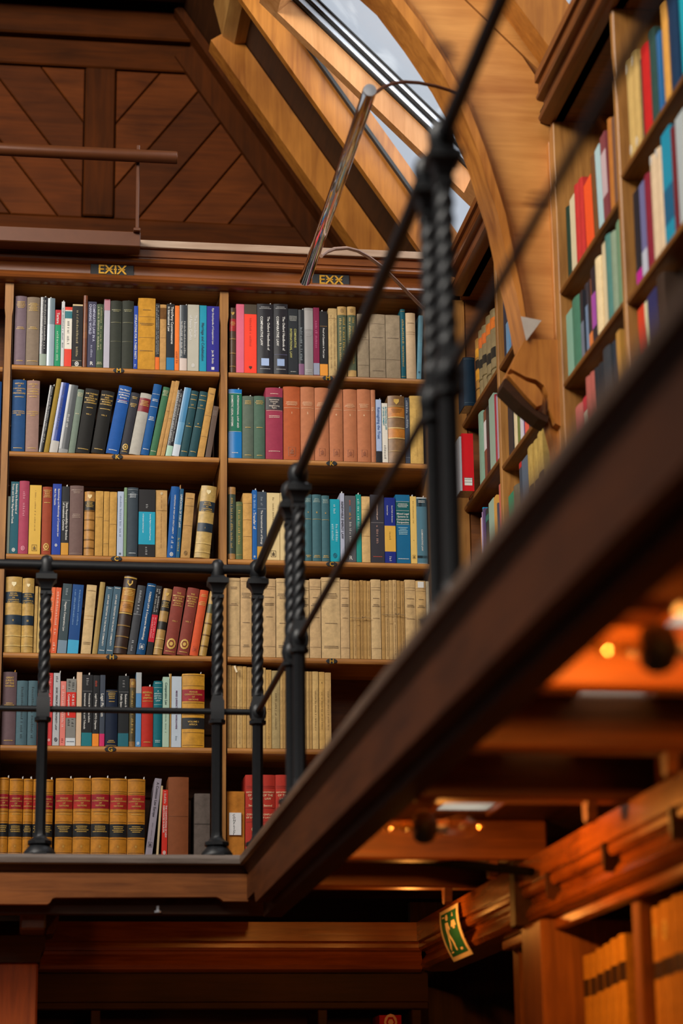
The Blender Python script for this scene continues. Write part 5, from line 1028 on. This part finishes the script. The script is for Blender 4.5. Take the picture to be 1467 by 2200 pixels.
# the white sticker with handwriting on the tan book
tb = [o for o in COL.objects if o.get('label', '').startswith('broad tan book with white')][0]
w_ = X_at(400+612*S6, SP, SHZ[5])-X_at(400+402*S6, SP, SHZ[5]); h_ = .172
MB().box(-w_*.33, w_*.27, -.0085, .002, h_*.42, h_*.865).build('sticker', PAPER, tb)
m_ = MB()
for i, ch in enumerate('CONFLICT'):
    v, f, tw = text_poly(ch); n = len(m_.v); k = .0115; dx = [-.001, 0, .001, 0, .0005, 0, .001, -.0015][i]
    m_.add([((x-tw/2)*k-w_*.10+dx+yy*k*.15, -.0088, h_*.84-(i+1)*.0091+yy*k*.9+.001) for x, yy in v], f)
m_.build('handwriting', ink('#1c1a20'), tb)
# strings round the two bundles
for x0, x1, py, lab in ((857, 990, 312, 'thin twine tied round the first bundle of crumbling books'), (1058, 1207, 292, 'thin twine tied round the second bundle of crumbling books')):
    a = onY(460+S*x0, 1220+S*py, SP-.006); b = onY(460+S*x1, 1220+S*(py+6), SP-.006)
    t = MB().tube([a, a*.6+b*.4+np.array([0, -.001, -.002]), b*.7+a*.3+np.array([0, -.001, .001]), b], .0009, 6)
    k = b*.65+a*.35; t.tube([k, k+np.array([.006, -.004, .006])], .0012, 6); t.tube([k, k+np.array([-.008, -.004, .004])], .0012, 6)
    tag(t.build('twine', plain('twine', '#8a7456', .9, 0, .1)), lab, 'twine')
fl = onY(460+S5*190, 1400+S5*165, SP-.012); 
sc_ = MB().add([fl+np.array(p) for p in ((-.004, 0, .012), (.002, -.002, .014), (.010, -.006, -.010), (.004, -.004, -.012), (-.004, .0005, .012), (.002, -.0015, .014), (.010, -.0055, -.010), (.004, -.0035, -.012))], [(0, 1, 2, 3), (7, 6, 5, 4), (0, 4, 5, 1), (1, 5, 6, 2), (2, 6, 7, 3), (3, 7, 4, 0)]).build('paper_flap', plain('flap', '#dccbaa', .9, 0, .05))
fb = [o for o in COL.objects if o.get('label', '').startswith('frayed paper book with torn flap')][0]
sc_.parent = fb; sc_.matrix_parent_inverse = Matrix.Translation(fb.location).inverted()
# sliver of the next bay
shelf_back(SHZ[1]-.01, SP, (0, 780), S, [(-75, 12, 118, '#1f4a86', 'c', 'blue book', [])], 'bookcase cut off beyond EXIX', -.3, -.095)
shelf_back(SHZ[0]-.01, SP, (0, 540), S, [(-70, -20, 300, '#3a2c24', 'c', 'dark brown book', [])], 'bookcase cut off beyond EXIX', -.3, -.095)

# ================================================================== books on the right wall
XS = XR+.012
Z3 = (980, 640); s3 = 240/943
def turned(px0, px1, Y, z, h, hexc, kind, ops, label):     # volume turned so that its spine faces down the room
    x0, x1 = X_at(px0, Y, z), X_at(px1, Y, z); b = Book(x1-x0, h, kind, hexc, .10); decorate(b, ops); b.root.location = ((x0+x1)/2, Y, z+.0004); tag(b.root, label, 'book')
turned(997, 1022, 7.60, RF_A[0], .182, '#12283a', 'c', [('R', .96, '#3a5a6a'), ('R', .06, '#3a5a6a')], 'large navy book turned sideways, top shelf of corner bookcase')
turned(989, 993.5, 7.60, RF_A[1], .20, '#c9cdd6', 'p', [], 'thin white book beside red box file, second shelf of corner bookcase')
turned(994, 1019, 7.60, RF_A[1], .212, '#c8101c', 'p', [('E', .16, WHT, .33, 'box'), ('G', .19, 2, '#6a6a6a', .006), ('G', .13, 1, '#6a6a6a', .006)], 'bright red box file with white sticker, second shelf of corner bookcase')
shelf_right(RF_A[0], XS, Z3, s3, [
 (170, 209, .235, '#a87a3a', 'l', 'tan leather book with yellow panels', [('B', .34, .5, '#d8982c', 'l'), ('B', .70, .84, '#d8982c', 'l'), ('B', .52, .66, '#2a221c'), ('D', .2, '#6a4a20')]),
 (210, 262, .245, '#8d7c58', 'l', 'tan leather book with orange top panel', [('B', .72, .88, '#c9662a', 'l'), ('B', .42, .55, '#23201c'), ('D', .25, '#6a5a34')]),
 (264, 338, .255, '#8d7c58', 'l', 'broad tan leather book with dark label', [('B', .72, .88, '#d07028', 'l'), ('B', .30, .45, '#23201c'), ('D', .15, '#6a5a34')]),
], 'top shelf of corner bookcase', lim=(7.168, 7.59))
shelf_right(RF_A[1], XS, Z3, s3, [
 (158, 242, .272, '#7fa08c', 'c', 'tall pale green book', [('V', .1, .9, '#5a7a68', 1, .06)]),
 (243, 266, .262, '#7c4a34', 'p', 'brown book with white label', [('B', .45, .85, '#d8d4d4')]),
 (267, 290, .262, '#201c20', 'p', 'thin black book', [('B', .0, .9, '#2a2428')]),
 (291, 331, .270, '#94b0a0', 'p', 'mint green book', []),
 (332, 345, .26, '#a83040', 'p', 'thin red book', []),
 (346, 366, .25, '#b0a0b4', 'p', 'thin lilac book', [])], 'second shelf of corner bookcase', lim=(7.168, 7.59))
shelf_right(RF_A[2], XS, Z3, s3, [
 (80, 95, .215, '#3f6a58', 'p', 'thin dark green book', []),
 (96, 114, .215, '#e8861f', 'p', 'thin orange book', []),
 (115, 131, .215, '#d0cde0', 'p', 'thin white book', []),
 (132, 156, .225, '#163a80', 'p', 'navy blue book', []),
 (158, 178, .23, '#b48ab0', 'p', 'pinkish lilac book', []),
 (179, 215, .245, '#1596c6', 'p', 'bright cyan book', []),
 (217, 240, .235, '#5a4470', 'p', 'purple book', []),
 (242, 276, .225, '#1d2c2c', 'p', 'black green book', [('B', .8, .9, '#1f6a60')]),
 (278, 320, .235, '#9ab8a6', 'p', 'pale mint book', []),
 (321, 345, .232, '#d8a04a', 'p', 'amber book', []),
 (346, 355, .19, '#4a4a5a', 'p', 'thin slate book', []),
 (356, 384, .25, '#cf6a5a', 'p', 'coral pink book', [])], 'third shelf of corner bookcase', base_z=2.06, lim=(7.168, 7.59))
shelf_right(RF_B[0], XS, Z3, s3, [
 (405, 425, .24, '#1d2c44', 'p', 'dark blue book', []), (426, 450, .245, '#6c98c0', 'p', 'light blue book', [('B', .5, 1, '#1d2c44')]), (452, 466, .25, '#8a7a70', 'p', 'taupe book', []), (467, 490, .245, '#2a2a30', 'p', 'black book', [('B', .1, .3, '#7a4a80')])], 'top shelf right behind the arch', lim=(6.463, 7.132))
shelf_right(RF_B[1], XS, Z3, s3, [
 (440, 478, .20, '#24242c', 'p', 'black book', []), (480, 514, .265, '#d3c09a', 'c', 'cream book', []), (515, 535, .235, '#6a7a3a', 'p', 'olive green book', []), (536, 556, .23, '#d8d4dc', 'p', 'white book', []), (557, 573, .22, '#5a2a70', 'p', 'purple book', []), (574, 606, .22, '#e8604a', 'p', 'coral red book', []), (607, 640, .22, '#3a3040', 'p', 'dark plum book', [])], 'second shelf right behind the arch', base_z=2.30, lim=(6.463, 7.132))
shelf_right(RF_B[2], XS, Z3, s3, [
 (432, 492, .20, '#1f8a66', 'p', 'bright green book', []), (493, 538, .20, '#6a6250', 'l', 'brown book', [('V', .1, .9, '#a8946a')]), (540, 560, .26, '#3a4a5a', 'p', 'dark slate book', [('B', .93, 1, '#c02a2a')]), (561, 608, .255, '#55687c', 'p', 'slate blue book', []), (612, 652, .27, '#b99a54', 'a', 'tan volume with dark label', [('B', .35, .52, '#3a3020')], 0, 'tan labelled set'), (654, 694, .27, '#b99a54', 'a', 'tan volume with dark label', [('B', .35, .52, '#3a3020')], 0, 'tan labelled set'), (696, 738, .27, '#b99a54', 'a', 'tan volume with dark label', [('B', .35, .52, '#3a3020')], 0, 'tan labelled set')], 'third shelf right behind the arch', base_z=2.02, lim=(6.463, 7.132))
Z2 = (1200, 380); s2 = 267/1224; Z1 = (1200, 0); s1 = 267/1399
shelf_right(RN_A[0], XS, Z2, s2, [
 (104, 134, .235, '#24382c', 'c', 'dark green book', []), (136, 186, .245, '#d3c7a4', 'p', 'cream book', []), (188, 264, .25, '#b8322e', 'c', 'broad red book', []), (268, 345, .215, '#ee5424', 'p', 'vivid orange red book', [], -.05), (356, 398, .26, '#6a4424', 'c', 'brown book', [], -.05), (401, 448, .265, '#a9c8cc', 'p', 'pale blue book', [], -.06), (452, 500, .27, '#7c3c44', 'p', 'maroon book with white label', [('B', .3, .8, '#c0a8ac')], -.04), (504, 560, .29, '#a8682c', 'c', 'tan brown book', []), (562, 612, .27, '#6c4c3c', 'c', 'umber book', []), (614, 650, .28, '#4c3824', 'c', 'dark umber book', [])], 'top shelf left of near bookcase', lim=(5.568, 6.252))
shelf_right(RN_A[1], XS, Z2, s2, [
 (96, 154, .205, '#7ba894', 'p', 'mint green book', []), (158, 230, .215, '#47765f', 'c', 'sea green book', []), (233, 262, .21, '#22242c', 'p', 'black top book with slate foot', [('B', 0, .55, '#6a7484')]), (264, 306, .22, '#7488a4', 'p', 'blue grey book', [('B', .7, 1, '#24242c')]), (308, 340, .21, '#d87a3c', 'p', 'black book with orange foot', [('B', .25, 1, '#26242c')]), (343, 384, .23, '#24202a', 'p', 'black book with purple block', [('B', .22, .66, '#a04aa4')]), (386, 446, .235, '#e0c79a', 'c', 'wide cream book', []), (448, 494, .264, '#d3c09a', 'p', 'tall narrow cream book', []), (497, 548, .262, '#4f7c74', 'c', 'tall teal green book', []), (550, 598, .24, '#84947c', 'c', 'grey green book', []), (600, 684, .245, '#6c8c6c', 'c', 'wide moss green book', [])], 'second shelf left of near bookcase', lim=(5.568, 6.252))
shelf_right(RN_A[2], XS, Z2, s2, [
 (190, 262, .20, '#b8645c', 'c', 'rounded pink book', []), (265, 300, .2, '#c8b8a4', 'p', 'pale book with red edge', [('B', .8, 1, '#c02a3c')]), (303, 384, .245, '#a85a50', 'c', 'dusty red rounded book', []), (388, 470, .23, '#2c2c30', 'c', 'wide black book', []), (473, 545, .25, '#3a3c40', 'c', 'dark grey book', []), (548, 600, .25, '#24303c', 'p', 'dark navy book', []), (603, 640, .26, '#b8863c', 'p', 'amber book', [])], 'third shelf left of near bookcase', lim=(5.568, 6.252))
shelf_right(RN_B[0], XS, Z1, s1, [
 (815, 935, .285, '#bb9a5c', 'c', 'broad tan rounded book', [('E', .92, '#e8dcc4', .2), ('E', .10, '#e8dcc4', .2)]), (938, 975, .25, '#1c2434', 'p', 'dark navy book', []), (978, 1062, .26, '#b8201e', 'c', 'red book', []), (1065, 1140, .27, '#2c4640', 'c', 'dark green book', []), (1142, 1185, .23, '#17629a', 'p', 'blue book', []), (1188, 1276, .285, '#c99042', 'c', 'amber tan book', []), (1280, 1375, .29, '#16304c', 'c', 'wide navy book', []), (1378, 1500, .30, '#1494a4', 'c', 'turquoise book', [])], 'top shelf right of near bookcase', lim=(4.863, 5.532))
shelf_right(RN_B[1], XS, Z2, s2, [
 (775, 832, .275, '#1c1f28', 'p', 'black book with magenta foot', [('B', 0, .18, '#b8208c')]), (835, 886, .27, '#6a6a94', 'p', 'lavender book', [('B', .0, .3, '#b8bcc8')]), (889, 944, .27, '#7c2030', 'c', 'maroon book', []), (948, 1058, .30, '#cbb190', 'c', 'broad beige rounded book', [('E', .96, WHT, .2)]), (1062, 1152, .31, '#1488a4', 'p', 'turquoise book', [('B', .2, .5, '#145a7c')]), (1155, 1190, .29, '#6c2028', 'p', 'dark red book', []), (1193, 1290, .30, '#a8b0b0', 'p', 'pale grey book', [])], 'second shelf right of near bookcase', lim=(4.863, 5.532))
shelf_right(RN_B[2], XS, Z2, s2, [
 (820, 884, .26, '#d03a1c', 'p', 'red book', []), (887, 914, .255, '#d8d0a8', 'p', 'cream book', []), (917, 1010, .26, '#262a5a', 'p', 'navy book', []), (1013, 1090, .27, '#3a2a20', 'c', 'dark brown book', [])], 'third shelf right of near bookcase', lim=(4.863, 5.532))

# ================================================================== books below the gallery
ZB = (0, 0)
XK = XF+.035
tan = '#b98840'
shelf_right(.245-.0, XK, ZB, 1, [(1398, 1424, .27, tan, 'a', 'tan book with dark band', [('B', .42, .56, '#3a2a14'), ('E', .8, '#e8c868', .2)], 0, 'tan books under the gallery'), (1425, 1450, .275, tan, 'a', 'tan book with dark band', [('B', .42, .56, '#3a2a14'), ('E', .78, '#e8c868', .2)], 0, 'tan books under the gallery'), (1451, 1480, .28, tan, 'a', 'tan book with dark band', [('B', .42, .56, '#3a2a14')], 0, 'tan books under the gallery')], 'upper shelf of lower bookcase', base_z=.33, lim=(4.37, 5.01))
e = []
for i, (a, b, h) in enumerate(((1236, 1250, .285), (1251, 1266, .30), (1267, 1281, .30), (1282, 1297, .305), (1298, 1312, .31), (1313, 1328, .315), (1329, 1345, .32))):
    e.append((a, b, h, '#c8963c', 'a', 'pale tan volume with broad dark label', [('B', .66, .80, '#3a2a14')] if i else [], 0, 'pale tan volumes under the gallery'))
shelf_right(.17, XK+.02, ZB, 1, e, 'lower bookcase', base_z=.40, lim=(5.09, 5.75))
shelf_right(.17, XK+.02, ZB, 1, [(1112, 1124, .33, '#2a3040', 'c', 'dark navy volume with gilt mark', [('E', .78, G_, .15)], 0, 'dark navy volumes'), (1125, 1137, .335, '#2a3040', 'c', 'dark navy volume with gilt mark', [('E', .78, G_, .15)], 0, 'dark navy volumes'), (1138, 1149, .34, '#2a3040', 'c', 'dark navy volume with gilt mark', [('E', .78, G_, .15)], 0, 'dark navy volumes')], 'lower bookcase', base_z=.42, lim=(5.99, 6.31))
xq = X_at(818, 7.66, .43); 
for x0, x1, hx, d in ((815, 862, '#b01c28', 'red book with pale badge'), (863, 877, '#b0a488', 'small cream book')):
    b = Book(X_at(x1, 7.66, .42)-X_at(x0, 7.66, .42), .335 if x0 < 850 else .305, 'c', hx, .15); b.root.location = ((X_at(x1, 7.66, .42)+X_at(x0, 7.66, .42))/2, 7.66, .1004)
    if x0 < 850: b.emblem(.93, '#e0b8a8', .3)
    tag(b.root, d+', dark lower bookcase under the back gallery', 'book')
